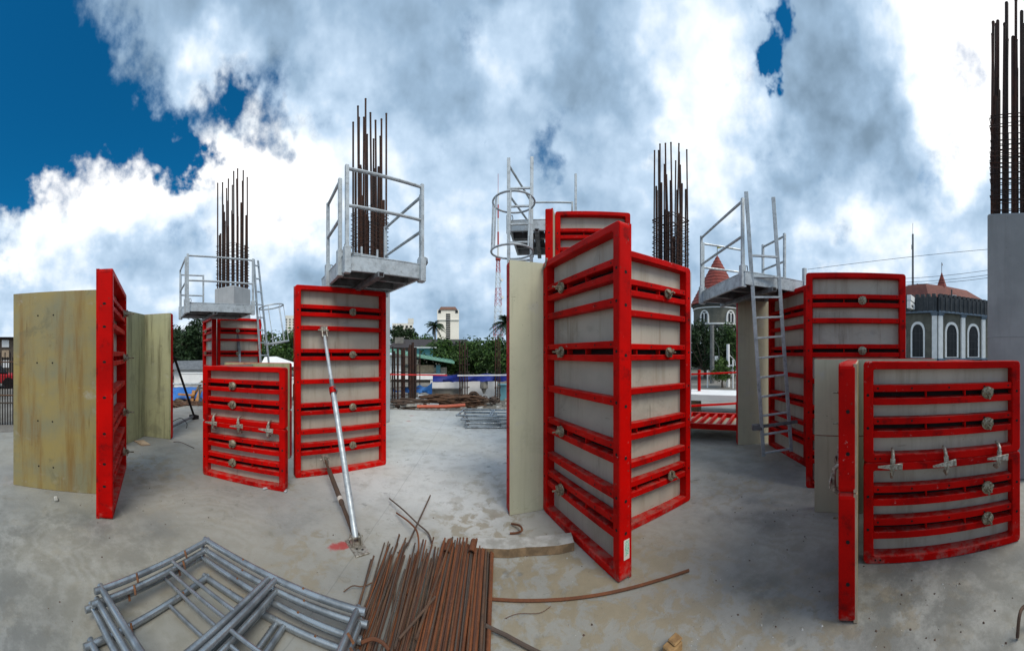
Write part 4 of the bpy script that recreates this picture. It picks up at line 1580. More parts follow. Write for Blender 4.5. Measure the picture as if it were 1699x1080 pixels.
def palm(label, p, h, fr_len, n, seed):
    rr = random.Random(seed)
    t = thing('palm_tree', label, 'palm tree', (p.x, p.y, -0.2), 0, 'palms beyond the fence')
    MB().tube([(0, 0, 0), (.15, 0, h * .5), (.05, 0, h)], [.24, .17, .14], 8).build('trunk', M_BARK, t, True)
    for i in range(n):
        a = 2 * PI * i / n * 2.4 + rr.uniform(-.2, .2)
        el = rr.uniform(-0.5, 1.25)
        L = fr_len * rr.uniform(.8, 1.1)
        pts = []
        for k in range(7):
            f = k / 6
            x = L * f * math.cos(el * (1 - .3 * f)) * .92
            z = L * (f * math.sin(el) - .62 * f * f)
            pts.append(Vector((.05 + x * math.cos(a), x * math.sin(a), h + z)))
        mb = MB()
        mb.tube(pts, [.035, .03, .028, .024, .02, .014, .006], 4)
        for k in range(1, 24):
            f = k / 24 * 6
            j = min(int(f), 5)
            q = pts[j].lerp(pts[j + 1], f - j)
            tg = (pts[j + 1] - pts[j]).normalized()
            sd = tg.cross(Vector((0, 0, 1))).normalized()
            ll = L * .26 * (1 - abs(k / 24 - .4) * .9)
            for s_ in (-1, 1):
                tip = q + sd * s_ * ll * .75 + tg * ll * .5 - Vector((0, 0, ll * rr.uniform(.25, .65)))
                w_ = tg * .07
                mb.quad(q - w_, q + w_, tip + w_ * .15, tip - w_ * .15)
        mb.build('frond', M_LEAF_D, t)
    return t


def top_h(y, d):
    return EYE + (HZ - y) * d / F + 0.2


TG = 'trees beyond the site fence'
tree('broad dark tree at left between the olive corner and the low box', pol(300, 24), top_h(540, 24), 2.9, 46, 130, M_LEAF_D, .34, 1, .25, group=TG)
tree('dark tree top just left of the far left shutters', pol(330, 27), top_h(532, 27), 2.6, 36, 120, M_LEAF_D, .34, 2, .25, group=TG)
tree('green tree behind the ladder cage at left', pol(458, 26), top_h(548, 26), 2.6, 36, 120, M_LEAF, .32, 3, .25, group=TG)
tree('leafy tree right of the ladder cage, edge of the prop shutter', pol(492, 24), top_h(553, 24), 2.2, 30, 120, M_LEAF, .30, 4, .25, group=TG)
tree('bushy tree under the left white block in the middle', pol(664, 46), top_h(540, 46), 2.4, 30, 110, M_LEAF_D, .42, 5, .3, group=TG)
tree('round tree between the white block and the palm', pol(697, 42), top_h(556, 42), 2.4, 30, 110, M_LEAF, .42, 6, .3, group=TG)
tree('bright green tree right of the green roofed house', pol(738, 24), top_h(569, 24), 1.9, 30, 130, M_LEAF, .3, 7, .2, group=TG)
tree('large green tree over the blue tarpaulin in the middle', pol(790, 25), top_h(566, 25), 2.4, 40, 130, M_LEAF, .3, 8, .2, group=TG)
tree('green tree beside the cream plywood wing', pol(828, 23), top_h(563, 23), 2.1, 36, 130, M_LEAF, .28, 9, .2, group=TG)
tree('dark tree behind the green tree over the tarpaulin', pol(762, 30), top_h(572, 30), 2.4, 30, 120, M_LEAF_D, .34, 10, .2, group=TG)
tree('dense dark tree below the round red roofed tower', pol(1170, 24), top_h(540, 24), 2.3, 48, 130, M_LEAF_D, .28, 11, .18, group=TG)
tree('green tree right of the dark one below the round tower', pol(1209, 25), top_h(543, 25), 2.1, 40, 130, M_LEAF, .28, 12, .18, group=TG)
tree('pale green sapling beside the pale utility pole', pol(1199, 17.5), top_h(592, 17.5), .75, 18, 90, M_LEAF_L, .16, 13, .3, group=TG)
palm('coconut palm before the white tower in the middle', pol(721, 60), top_h(541, 60), 2.6, 22, 3)
palm('coconut palm beside the red and white mast', pol(840, 44), top_h(536, 44), 2.9, 22, 4)

# ------------------------------------------------------------------ far buildings
M_CREAM = simple('cream_facade', (0.86, 0.81, 0.71), (0.80, 0.75, 0.66), 0.8, 0.0, 0.06, 0.0)
M_BLOCK = simple('pale_facade', (0.76, 0.73, 0.66), (0.66, 0.64, 0.58), 0.8, 0.0, 0.06, 0.0)
M_GLASS = simple('dark_glass', (0.012, 0.014, 0.016), (0.025, 0.027, 0.03), 0.35, 0.0, 0.5, 0.0, spec=0.25)
M_BRN = simple('brown_roof', (0.20, 0.10, 0.07), (0.15, 0.075, 0.05), 0.8, 0.0, 0.5, 0.0)
M_TEAL = simple('teal_wall', (0.15, 0.36, 0.42), (0.12, 0.30, 0.36), 0.8, 0.0, 1.0, 0.0)
M_GREENR = simple('green_roof', (0.13, 0.33, 0.24), (0.20, 0.38, 0.30), 0.6, 0.0, 1.5, 0.1)


def face_cam(p):
    """Rotation about z that turns local -y towards the photographer."""
    return -math.atan2(p.x, p.y)


def far_block(label, x, d, w, h, dep, mat, rows, cols, win, cap=None, slit=False):
    p = pol(x, d)
    t = thing('tower_block', label, 'building', (p.x, p.y, -0.2), face_cam(p))
    MB().box(-w / 2, w / 2, 0, dep, 0, h).build('wall', mat, t)
    ww, wh = win
    me = cached(('win', ww, wh, slit), lambda: MB().box(-ww / 2, ww / 2, -0.3, 0.15, -wh / 2, wh / 2, 0).mesh('window', M_GLASS))
    for i in range(rows):
        for j in range(cols):
            z = h * (0.30 + 0.60 * i / max(1, rows - 1))
            xx = 0 if cols == 1 else (-w * .40 + w * .80 * j / (cols - 1))
            link('window', me, t, (xx, 0.1, z))
    return t


t = far_block('tall cream tower block with a brown hipped crown in the middle distance', 743.5, 300, 21, 45, 18, M_CREAM, 14, 1, (4.2, 1.5))
for k in (-8.2, 8.2):
    me = cached(('win', 2.2, 2.2), lambda: MB().box(-1.3, 1.3, -0.5, 0.2, -1.2, 1.2).mesh('window', M_GLASS))
    link('window', me, t, (k, 0.0, 43.2))
mb = MB()
mb.hexa(((-9, -1, 45), (9, -1, 45), (9, 19, 45), (-9, 19, 45), (-7, 2, 48.2), (7, 2, 48.2), (7, 16, 48.2), (-7, 16, 48.2)))
mb.build('roof', M_BRN, t)
MB().box(-10.5, 10.5, -1.2, 18, 35.0, 35.4).build('ledge', M_WHITE, t)
t2_ = far_block('low annex in front of the cream tower block', 751, 270, 14, 13.2, 10, M_WHITE, 2, 5, (1.6, 1.2))
MB().box(-7.4, 7.4, -.4, 10.4, 13.2, 13.7).build('roof', M_WHITE, t2_)
t = far_block('white apartment block left of the cream tower', 668, 260, 17.5, 28, 14, M_BLOCK, 6, 5, (1.9, 1.7))
MB().box(4.6, 9.3, -.2, 8, 28, 32).build('stair_tower', M_BLOCK, t)
t = far_block('small far tower block left of the prop shutter', 481, 320, 9, 42, 9, M_BLOCK, 10, 3, (1.4, 1.4))
t = far_block('blue grey far block right of the cream tower', 768, 420, 6.5, 19, 8, M_TEAL, 3, 2, (1.2, 1.2))
t = far_block('green grey far block beside the red and white mast', 816, 420, 8, 17, 8, M_TEAL, 3, 2, (1.2, 1.2))


def mast():
    p = pol(826.5, 160)
    t = thing('radio_mast', 'tall red and white lattice mast behind the hooped ladder', 'mast', (p.x, p.y, -0.2), 0.3)
    mr = simple('mast_red', (0.50, 0.06, 0.05), (0.40, 0.05, 0.04), 0.6, bstr=0)
    mw = simple('mast_white', (0.75, 0.75, 0.74), (0.65, 0.65, 0.64), 0.6, bstr=0)
    zs = [0, 9, 18, 27, 36, 44, 51]
    hw = lambda z: 2.4 - 1.7 * z / 51
    for i in range(len(zs) - 1):
        mb = MB()
        z0, z1 = zs[i], zs[i + 1]
        for sx, sy in ((-1, -1), (1, -1), (1, 1), (-1, 1)):
            mb.tube([(sx * hw(z0), sy * hw(z0), z0), (sx * hw(z1), sy * hw(z1), z1)], .14, 4)
        k = 3
        for j in range(k):
            a, b = z0 + (z1 - z0) * j / k, z0 + (z1 - z0) * (j + 1) / k
            for (s0, s1) in (((-1, -1), (1, -1)), ((1, -1), (1, 1)), ((1, 1), (-1, 1)), ((-1, 1), (-1, -1))):
                mb.tube([(s0[0] * hw(a), s0[1] * hw(a), a), (s1[0] * hw(b), s1[1] * hw(b), b)], .08, 4)
                mb.tube([(s0[0] * hw(b), s0[1] * hw(b), b), (s1[0] * hw(b), s1[1] * hw(b), b)], .08, 4)
        mb.build('lattice_section', mr if i % 2 else mw, t)
    MB().tube([(0, 0, 50.5), (0, 0, 51.8)], 1.4, 8).build('gallery', mr, t)
    zz = [51, 58, 65, 72, 79, 86]
    for i in range(5):
        MB().tube([(0, 0, zz[i]), (0, 0, zz[i + 1])], .5 - .04 * i, 6).build('pole_section', mr if i % 2 else mw, t)
    MB().tube([(0, 0, 86), (0, 0, 95)], .12, 5).build('spike', mr, t)
    for z in (20, 31, 40):
        MB().tube([(hw(z) + .2, -hw(z) - .3, z), (hw(z) + .4, -hw(z) - .9, z)], .8, 10).build('dish', mw, t)


mast()


# ------------------------------------------------------------------ the castle-like building at right
M_STONE = wall_concrete('castle_stone', (0.155, 0.15, 0.12), (0.10, 0.098, 0.08))
M_STONE_D = wall_concrete('parapet_stone', (0.075, 0.08, 0.085), (0.045, 0.05, 0.055))
M_TRIM = simple('blue_trim', (0.16, 0.21, 0.27), (0.10, 0.14, 0.19), 0.7, 0.0, 3.0)
M_PIL = simple('white_trim', (0.88, 0.88, 0.86), (0.78, 0.78, 0.77), 0.7, 0.0, 2.0, 0.05)
M_REDT = simple('red_tiles', (0.27, 0.045, 0.03), (0.18, 0.035, 0.025), 0.75, 0.0, 2.5, 0.2)
M_REDB = simple('faded_red_roof', (0.26, 0.085, 0.06), (0.19, 0.065, 0.05), 0.8, 0.0, 1.5, 0.1)


def arch_loop(w, h, n=8):
    """Pointed arch outline, base at z=0, counter-clockwise seen from -y."""
    hw = w / 2
    sp = h - w * 0.75
    pts = [(-hw, 0), (hw, 0), (hw, sp)]
    for k in range(1, n):
        a = k / n
        pts.append((hw * math.cos(a * PI / 2) ** .85, sp + w * .75 * math.sin(a * PI / 2)))
    pts.append((0, h))
    for k in range(n - 1, 0, -1):
        a = k / n
        pts.append((-hw * math.cos(a * PI / 2) ** .85, sp + w * .75 * math.sin(a * PI / 2)))
    pts.append((-hw, sp))
    return pts


def arch_window(parent, mat4, w, h, bars=True):
    loop = arch_loop(w, h)
    outer = [(x * 1.28, (z - h * .4) * 1.10 + h * .42) for x, z in loop]
    n = len(loop)
    mb = MB()
    i = len(mb.v)
    mb.v += [(x, -0.10, z) for x, z in outer] + [(x, -0.10, z) for x, z in loop] + [(x, 0.05, z) for x, z in loop] + [(x, 0.05, z) for x, z in outer]
    for k in range(n):
        k2 = (k + 1) % n
        mb.face((i + k, i + k2, i + n + k2, i + n + k))
        mb.face((i + n + k, i + n + k2, i + 2 * n + k2, i + 2 * n + k))
        mb.face((i + k2, i + k, i + 3 * n + k, i + 3 * n + k2))
    fr = mb.build('window', M_PIL, parent)
    fr.matrix_local = mat4
    mb = MB()
    mb.v += [(x, -0.03, z) for x, z in loop]
    mb.face(tuple(range(n)))
    for k in (-.17, .17):
        mb.box(w * k - .02, w * k + .02, -.05, -.032, 0, h * .86, 1)
    for k in (.25, .5, .72):
        mb.box(-w * .5, w * .5, -.048, -.034, h * k, h * k + .04, 1)
    mb.build('pane', [M_GLASS, M_STONE_D], fr)
    return fr


def castle_tower():
    d = 40.0
    p = pol(1190, d)
    t = thing('castle_tower', 'round stone tower with a conical red tiled roof seen past the right platform', 'tower', (p.x, p.y, -0.2), face_cam(p))
    rT = 3.05
    n = 36
    zt = EYE + (HZ - 508) * d / F + .2
    za = EYE + (HZ - 424) * d / F + .2
    MB().tube([(0, 0, 0), (0, 0, zt)], rT, n).build('wall', M_STONE, t)
    for (z, h, e, m_) in ((zt - .30, .35, .16, M_STONE_D), (zt - 2.6, .16, .12, M_PIL), (zt - .62, .12, .08, M_PIL), (zt - 3.0, .14, .16, M_STONE_D)):
        MB().tube([(0, 0, z), (0, 0, z + h)], rT + e, n).build('ring_ledge', m_, t)
    # tile courses, each one proud of the next
    k = 15
    R0 = 3.42
    for i in range(k):
        f0, f1 = i / k, (i + 1) / k
        r0, r1 = R0 * (1 - f0) + .03, R0 * (1 - f1) + .02
        z0, z1 = zt + (za - zt) * f0, zt + (za - zt) * f1
        mb = MB().tube([(0, 0, z0 - .03), (0, 0, z0 + .04), (0, 0, z1 + .02)], [r0 + .05, r0 + .05, r1], n)
        mb.build('tile_course', M_REDT, t)
    MB().tube([(0, 0, za), (0, 0, za + 1.3)], .04, 5).build('finial', M_STONE_D, t)
    MB().quad((0, 0, za + .9), (.5, 0, za + .95), (.5, 0, za + 1.2), (0, 0, za + 1.25)).build('pennant', simple('pennant_yellow', (.55, .5, .1), bstr=0), t)
    for x in (1170, 1211):
        s = (x - 1190) * d / F / rT * .98
        a = math.asin(max(-1, min(1, s)))
        for off in (-.13, .13):
            aa = a + off * .55
            m4 = Matrix.Rotation(aa, 4, 'Z') @ Matrix.Translation((0, -rT - .02, zt - 2.35))
            arch_window(t, m4, .34, 1.1)
        m4 = Matrix.Rotation(a, 4, 'Z') @ Matrix.Translation((0, -rT - .005, zt - 2.5))
        lp = arch_loop(1.22, 1.62)
        mb = MB()
        nn = len(lp)
        mb.v += [(x_ * 1.0, -.10, z_) for x_, z_ in lp] + [(x_ * .84, -.10, z_ * .92) for x_, z_ in lp] + [(x_, .3, z_) for x_, z_ in lp] + [(x_ * .84, .3, z_ * .92) for x_, z_ in lp]
        for q in range(nn):
            q2 = (q + 1) % nn
            mb.face((q, q2, nn + q2, nn + q))
            mb.face((q2, q, 2 * nn + q, 2 * nn + q2))
            mb.face((nn + q, nn + q2, 3 * nn + q2, 3 * nn + q))
        o = mb.build('window_hood', M_PIL, t)
        o.matrix_local = m4
    for a in range(-80, 81, 20):
        m4 = Matrix.Rotation(R(a), 4, 'Z')
        o = MB().box(-.06, .06, -rT - .1, -rT + .1, zt - 5.6, zt - 3.0).build('pilaster', M_PIL, t)
        o.matrix_local = m4


castle_tower()


def chapel():
    d0 = 35.0
    pts = [pol(1484, 36.6), pol(1555, d0), pol(1634, 39.2), pol(1690, 45.0)]
    t = thing('battlemented_hall', 'grey battlemented hall with pointed white framed windows at far right', 'building', (pts[1].x, pts[1].y, -0.2))
    o = pts[1].copy()
    L = [q - o for q in pts]
    back = [L[3] + Vector((5, 9, 0)), L[0] + Vector((9, 12, 0))]
    zc = EYE + (HZ - 517) * d0 / F + .2     # cornice
    zp = EYE + (HZ - 489) * d0 / F + .2     # parapet top
    poly = [L[0], L[1], L[2], L[3]] + back
    MB().prism(poly, 0, zc).build('wall', M_STONE, t)
    for i in range(3):
        a, b = L[i], L[i + 1]
        u = (b - a).normalized()
        nr_ = Vector((u.y, -u.x, 0))
        ln = (b - a).length
        mb = MB().bar(a + Vector((0, 0, (zc + zp - .25) / 2)) + nr_ * .12, b + Vector((0, 0, (zc + zp - .25) / 2)) + nr_ * .12, .5, zp - .25 - zc)
        mb.build('parapet', M_STONE_D, t)
        k = int(ln / .62)
        me = cached(('merlon', i), lambda: MB().box(-.2, .2, -.27, .27, 0, .34).mesh('merlon', M_STONE_D))
        me2 = cached(('rib', i), lambda: MB().box(-.07, .07, -.09, .09, 0, zp - .3 - zc).mesh('parapet_rib', M_STONE_D))
        for j in range(k):
            q = a + u * ((j + .5) * ln / k) + nr_ * .12
            link('merlon', me, t, (q.x, q.y, zp - .26), (0, 0, math.atan2(u.y, u.x)))
            q = q + nr_ * .26
            link('parapet_rib', me2, t, (q.x, q.y, zc + .02), (0, 0, math.atan2(u.y, u.x)))
        MB().bar(a + nr_ * .1 + Vector((0, 0, zc - .02)), b + nr_ * .1 + Vector((0, 0, zc - .02)), .7, .2).build('cornice', M_TRIM, t)
        MB().bar(a + nr_ * .08 + Vector((0, 0, 1.35)), b + nr_ * .08 + Vector((0, 0, 1.35)), .5, .18).build('string_course', M_TRIM, t)
    # pilasters and windows placed along the two visible fronts
    def on(i, f, off=0.0):
        a, b = L[i], L[i + 1]
        u = (b - a).normalized()
        return a.lerp(b, f) + Vector((u.y, -u.x, 0)) * off, math.atan2(u.y, u.x)
    for (i, f) in ((0, .945), (1, .05), (1, .50), (1, .95), (2, .5), (0, .10)):
        q, a = on(i, f, .10)
        o1 = MB().box(-.28, .28, -.16, .16, 1.2, zc - .45).build('pilaster', M_PIL, t, False, .03)
        o1.location = q
        o1.rotation_euler = (0, 0, a)
        cp = MB().hexa(((-.3, -.18, 0), (.3, -.18, 0), (.3, .18, 0), (-.3, .18, 0), (-.48, -.34, .42), (.48, -.34, .42), (.48, .3, .42), (-.48, .3, .42)))
        o2 = cp.build('capital', M_TRIM, t)
        o2.location = (q.x, q.y, zc - .46)
        o2.rotation_euler = (0, 0, a)
        o3 = MB().box(-.34, .34, -.2, .2, .9, 1.35).build('plinth', M_TRIM, t)
        o3.location = q
        o3.rotation_euler = (0, 0, a)
    wh = (HZ - 535) * d0 / F + EYE - 1.55
    for (i, f) in ((0, .56), (1, .275), (1, .73), (2, .25), (2, .75), (0, .12)):
        q, a = on(i, f, .02)
        arch_window(t, Matrix.Translation((q.x, q.y, 1.6)) @ Matrix.Rotation(a, 4, 'Z'), 1.32 if i == 0 else 1.45, wh)
    # roofs
    rz = zc + .5
    c_ = (L[1] + back[1] + L[2]) / 3
    mb = MB()
    base = [L[0] + Vector((.6, .6, 0)), L[1] + Vector((.3, .8, 0)), L[2] + Vector((0, .8, 0)), L[3] + Vector((0, .8, 0)), back[0], back[1]]
    top_c = L[1] + Vector((3.2, 2.6, 0))
    i0 = len(mb.v)
    mb.v += [(q.x, q.y, rz) for q in base] + [(q.x * .45 + top_c.x * .55, q.y * .45 + top_c.y * .55, zp + 1.75) for q in base]
    for k in range(6):
        k2 = (k + 1) % 6
        mb.face((i0 + k, i0 + k2, i0 + 6 + k2, i0 + 6 + k))
    mb.face(tuple(i0 + 6 + k for k in range(6)))
    mb.build('roof', M_REDB, t)
    dt = 39.0
    pt = pol(1562.5, dt) - o
    z0 = EYE + (HZ - 487) * dt / F + .2
    z1 = EYE + (HZ - 452) * dt / F + .2
    tr_ = MB().tube([(pt.x, pt.y, z0 - .6), (pt.x, pt.y, z0), (pt.x, pt.y, z1)], [.95, .92, .04], 8).build('turret_roof', M_REDT, t)
    MB().tube([(pt.x, pt.y, z1), (pt.x, pt.y, z1 + 1.25)], .035, 5).build('finial', M_STONE_D, tr_)
    MB().box(pt.x, pt.x + .5, pt.y - .02, pt.y + .02, z1 + .98, z1 + 1.2).build('vane', M_BRN, tr_)
    # scrolled white gable ornament at the left end
    q = pol(1513, 34.6) - o
    mb = MB()
    zb = EYE + (HZ - 513) * 34.6 / F + .2
    mb.hexa(((q.x - .9, q.y - .1, zb), (q.x + .45, q.y - .1, zb), (q.x + .45, q.y + .3, zb), (q.x - .9, q.y + .3, zb),
             (q.x - .9, q.y - .1, zb + .8), (q.x + .7, q.y - .1, zb + .7), (q.x + .7, q.y + .3, zb + .7), (q.x - .9, q.y + .3, zb + .8)))
    mb.hexa(((q.x - .9, q.y - .16, zb + .86), (q.x + .62, q.y - .16, zb + .8), (q.x + .62, q.y + .3, zb + .8), (q.x - .9, q.y + .3, zb + .86),
             (q.x - .9, q.y - .16, zb + 1.45), (q.x + .8, q.y - .16, zb + 1.4), (q.x + .8, q.y + .3, zb + 1.4), (q.x - .9, q.y + .3, zb + 1.45)))
    mb.tube([(q.x + .5, q.y - .14, zb + .35), (q.x + .5, q.y + .3, zb + .35)], .34, 10)
    mb.box(q.x - .5, q.x + .1, q.y - .14, q.y - .101, zb + .2, zb + .42, 1)
    mb.build('gable_scroll', [M_PIL, M_STONE_D], t)
    q = pol(1505, 36.5) - o
    zg = EYE + (HZ - 489) * 36.5 / F + .2
    MB().hexa(((q.x - 1.5, q.y, zg - .5), (q.x + .6, q.y, zg - .5), (q.x + .6, q.y + 2, zg - .5), (q.x - 1.5, q.y + 2, zg - .5),
               (q.x - 1.5, q.y + .9, zg + 1.1), (q.x - .45, q.y + .9, zg + .9), (q.x - .45, q.y + 1.1, zg + .9), (q.x - 1.5, q.y + 1.1, zg + 1.1))).build('side_roof', M_REDT, t)
    for (x, y0, y1) in ((1522, 488, 468), (1579, 492, 478)):
        q = pol(x, 38) - o
        MB().tube([(q.x, q.y, EYE + (HZ - y0) * 38 / F - .3), (q.x, q.y, EYE + (HZ - y1) * 38 / F)], .09, 6).build('vent_pipe', M_STONE_D, t)
    q = pol(1585, 37.5) - o
    zz = EYE + (HZ - 489) * 37.5 / F
    MB().bar((q.x - .6, q.y, zz), (q.x + 1.6, q.y + 1, zz - .15), .5, .12).build('roof_rack', M_PIL, t)


chapel()
p = pol(1514.5, 42)
t = thing('antenna_pole', 'slim grey antenna pole rising behind the battlemented hall', 'antenna', (p.x, p.y, -0.2))
zt = EYE + (HZ - 386) * 42 / F
MB().tube([(0, 0, 0), (0, 0, zt * .55), (0, 0, zt)], [.2, .16, .13], 7).build('pole', M_GAL_D, t, True)
MB().tube([(0, 0, zt), (0, 0, zt + 1.5)], .03, 5).build('whip', M_GAL_D, t, True)
MB().tube([(-.45, 0, zt - 2.2), (-.45, 0, zt - 1.6)], .07, 5).tube([(-.45, 0, zt - 1.9), (0, 0, zt - 1.9)], .025, 5).build('side_aerial', M_GAL_D, t, True)

# utility poles and overhead lines at right
M_POLE = simple('pole_concrete', (0.19, 0.19, 0.185), (0.13, 0.13, 0.125), 0.9)
for (x, d, yt, r, lab) in ((1181.5, 20, 539, .125, 'grey concrete utility pole before the round tower'), (1208, 18, 571, .09, 'pale utility pole right of the grey one, with meter boxes')):
    p = pol(x, d)
    t = thing('utility_pole', lab, 'utility pole', (p.x, p.y, -.2), 0, 'utility poles at right')
    h = top_h(yt, d)
    MB().tube([(0, 0, 0), (0, 0, h)], [r * 1.15, r], 8).build('pole', M_POLE if r > .1 else M_PIL, t, True)
    for k, z in enumerate((h * .28, h * .45)):
        MB().tube([(0, 0, z), (0, 0, z + .06)], r * 1.3, 8).build('band', M_GAL_D, t, True)
    MB().box(r, r + .3, -.12, .12, h * .38, h * .38 + .35).build('meter_box', M_GAL, t)
    MB().tube([(r, 0, h * .75), (.6, .1, h * .62), (.75, .1, h * .2)], .025, 5).build('service_conduit', M_PIL if r < .1 else M_GAL_D, t, True)
for (x, d, lab) in ((1216, 17.2, 'thin white standpipe beside the pale utility pole'), (1174, 17.5, 'thin grey standpipe left of the grey utility pole')):
    p = pol(x, d)
    o = MB().tube([(0, 0, 0), (0, 0, 1.6 if x > 1200 else 1.0)], .04, 6).build('standpipe', M_PIL, None, True)
    o.location = (p.x, p.y, -.2)
    tag(o, lab, 'pipe')
for (a, b, lab) in (((1340, 447, 33), (1660, 412, 31), 'highest overhead cable sloping up to the right edge column'), ((1470, 463, 32), (1660, 445, 31), 'second overhead cable above the battlemented hall'),
                    ((1470, 469, 32), (1660, 453, 31), 'third overhead cable above the battlemented hall'), ((1470, 472.5, 32), (1660, 458, 31), 'lowest overhead cable above the battlemented hall')):
    A, B = ground_pt(*a), ground_pt(*b)
    pts = []
    for k in range(13):
        f = k / 12
        q = A.lerp(B, f)
        q.z -= .35 * 4 * f * (1 - f)
        pts.append(q)
    o = MB().tube(pts, .022, 5).build('overhead_cable', M_VOID, None, True)
    tag(o, lab, 'cable', 'overhead cables at right')

# ------------------------------------------------------------------ right gap: flat panels and handrail
p0, p1 = pol(1146, 7.4), pol(1238, 7.15)
a_ = math.atan2(p1.y - p0.y, p1.x - p0.x)
asm = thing('flat_formwork', 'red framed panel lying flat on blocks, ribs upward, behind the central corner', 'formwork', p0)
Wf = 1.9
fr = link('shutter_panel', frame_mesh(Wf, 1.2, [.3, .6, .9]), asm)
fr.matrix_basis = Matrix.Translation((0, 0, .30)) @ Matrix.Rotation(a_, 4, 'Z') @ Matrix.Rotation(R(-90 + 4), 4, 'X') @ Matrix.Translation((-.15, 0, -1.2)) @ Matrix.Identity(4)
# turned so that the open side with its ribs looks up
fr.matrix_basis = Matrix.Translation((0, 0, .34)) @ Matrix.Rotation(a_, 4, 'Z') @ Matrix.Rotation(R(-90), 4, 'X') @ Matrix.Translation((-.15, 0, -1.2))
MB().box(.01, Wf - .01, T - .02, T, .01, 1.19).build('plywood_sheet', M_PLY_C, fr)
for k in range(9):
    x = .2 + k * .2
    MB().box(x - .028, x + .028, .012, T - .022, BAR, 1.2 - BAR).build('rail', M_RED, fr, False, .005)
o = MB().bar(Vector((0, .35, .42)), Vector((1.55, .05, .38)), .06, .05).build('loose_rail', M_RED, asm)
p2 = pol(1146, 8.75)
asm = MB().box(-.3, 2.1, 0, 1.2, .40, .58).build('white_board_stack', M_PIL, None, False, .01)
asm.location = (p2.x, p2.y, 0)
asm.rotation_euler = (0, 0, a_)
tag(asm, 'white topped board lying flat behind the flat red panel', 'board')
for i, (x, d) in enumerate(((1150, 8.9), (1230, 8.5))):
    o = MB().box(-.15, .15, -.1, .4, 0, .398).build('timber_bearer', M_TIMR)
    p = pol(x, d + .3)
    o.location = p
    o.rotation_euler = (0, 0, a_)
    tag(o, ['timber bearer under the left end of the white board', 'timber bearer under the right end of the white board'][i], 'bearer')
for i, (x, d) in enumerate(((1152, 7.6), (1192, 7.45), (1232, 7.3))):
    o = MB().box(-.12, .12, -.06, .06, 0, .215).build('timber_bearer', M_TIMR, None, False, .006)
    o.location = pol(x, d)
    o.rotation_euler = (0, 0, a_)
    tag(o, ['timber block under the left of the flat red panel', 'timber block under the middle of the flat red panel', 'timber block under the right of the flat red panel'][i], 'bearer')
t = thing('hand_rail', 'red painted hand rail behind the flat red panel', 'railing', pol(1160, 9.5))
b0 = pol(1160, 9.5)
zr = EYE + (HZ - 620) * 9.5 / F
for k, x in enumerate((1120, 1160, 1232)):
    q = pol(x, 9.5) - b0
    MB().tube([(q.x, q.y, 0), (q.x, q.y, zr + .12)], .05 if k == 1 else .03, 8).build('post', M_RED, t, True)
q0, q1_ = ground_pt(1115, 622, 9.5) - b0, ground_pt(1240, 617, 9.5) - b0
MB().tube([q0, q1_], .028, 8).build('rail', M_RED, t, True)

# ------------------------------------------------------------------ middle gap: the site beyond the deck
M_BLUE = simple('blue_tarpaulin', (0.012, 0.035, 0.30), (0.010, 0.022, 0.19), 0.6, 0.0, 3.0, 0.3)
M_BLUEL = simple('light_tarpaulin', (0.03, 0.17, 0.50), (0.02, 0.11, 0.36), 0.6, 0.0, 3.0, 0.3)
M_ORANGE = simple('orange_pipe', (0.60, 0.13, 0.06), (0.48, 0.10, 0.05), 0.5, 0.0, 4.0, 0.05)
M_BLOCKW = simple('block_wall', (0.24, 0.23, 0.20), (0.16, 0.155, 0.14), 0.9, 0.0, 3.0)
M_ALU = simple('pale_sheet', (0.68, 0.70, 0.70), (0.50, 0.52, 0.53), 0.45, 0.3, 4.0, 0.05)
M_TAPEW = simple('tape_white', (0.82, 0.82, 0.82), bstr=0)
M_TAPER = simple('tape_red', (0.65, 0.03, 0.03), bstr=0)


def rebar_cluster(label, xs, d, ytops, r=.03, ties=True):
    p = pol(sum(xs) / len(xs), d)
    t = thing('rebar_cage', label, 'rebar', (p.x, p.y, -.2), 0, 'starter bar cages beyond the deck')
    rr = random.Random(label)
    for x, y in zip(xs, ytops):
        for s in (0, .22):
            q = pol(x, d + s + rr.uniform(0, .2)) - p
            h = top_h(y, d)
            MB().tube([(q.x, q.y, 0), (q.x + rr.uniform(-.02, .02), q.y, h)], r, 6).build('rebar', M_REBAR, t, True)
    if ties:
        x0, x1 = pol(min(xs), d) - p, pol(max(xs), d) - p
        for k in range(6):
            z = .3 + k * .3
            MB().tube([(x0.x - .03, x0.y - .04, z), (x1.x + .03, x1.y - .04, z), (x1.x + .03, x1.y + .45, z), (x0.x - .03, x0.y + .45, z)], .012, 5, closed=True).build('stirrup', M_REBAR, t, True)


rebar_cluster('dark starter bars nearest the prop shutter, beyond the deck', (651, 655, 660), 12.0, (575, 582, 578), .035)
rebar_cluster('dark starter bar cage second from the prop shutter', (667, 670.5), 12.0, (580, 577), .04)
rebar_cluster('thick starter bar cage third from the prop shutter', (681, 685, 689), 11.6, (572, 568, 576), .045)
rebar_cluster('single pair of thin starter bars before the green roofed house', (696.5, 678), 12.5, (580, 576), .018, False)
rebar_cluster('grey starter bar cage in front of the blue tarpaulin', (763, 767, 771.5, 775), 12.0, (565, 572, 568, 575), .022)
rebar_cluster('slim starter bars close to the cream plywood wing', (822, 826, 829), 12.0, (560, 556, 566), .022)


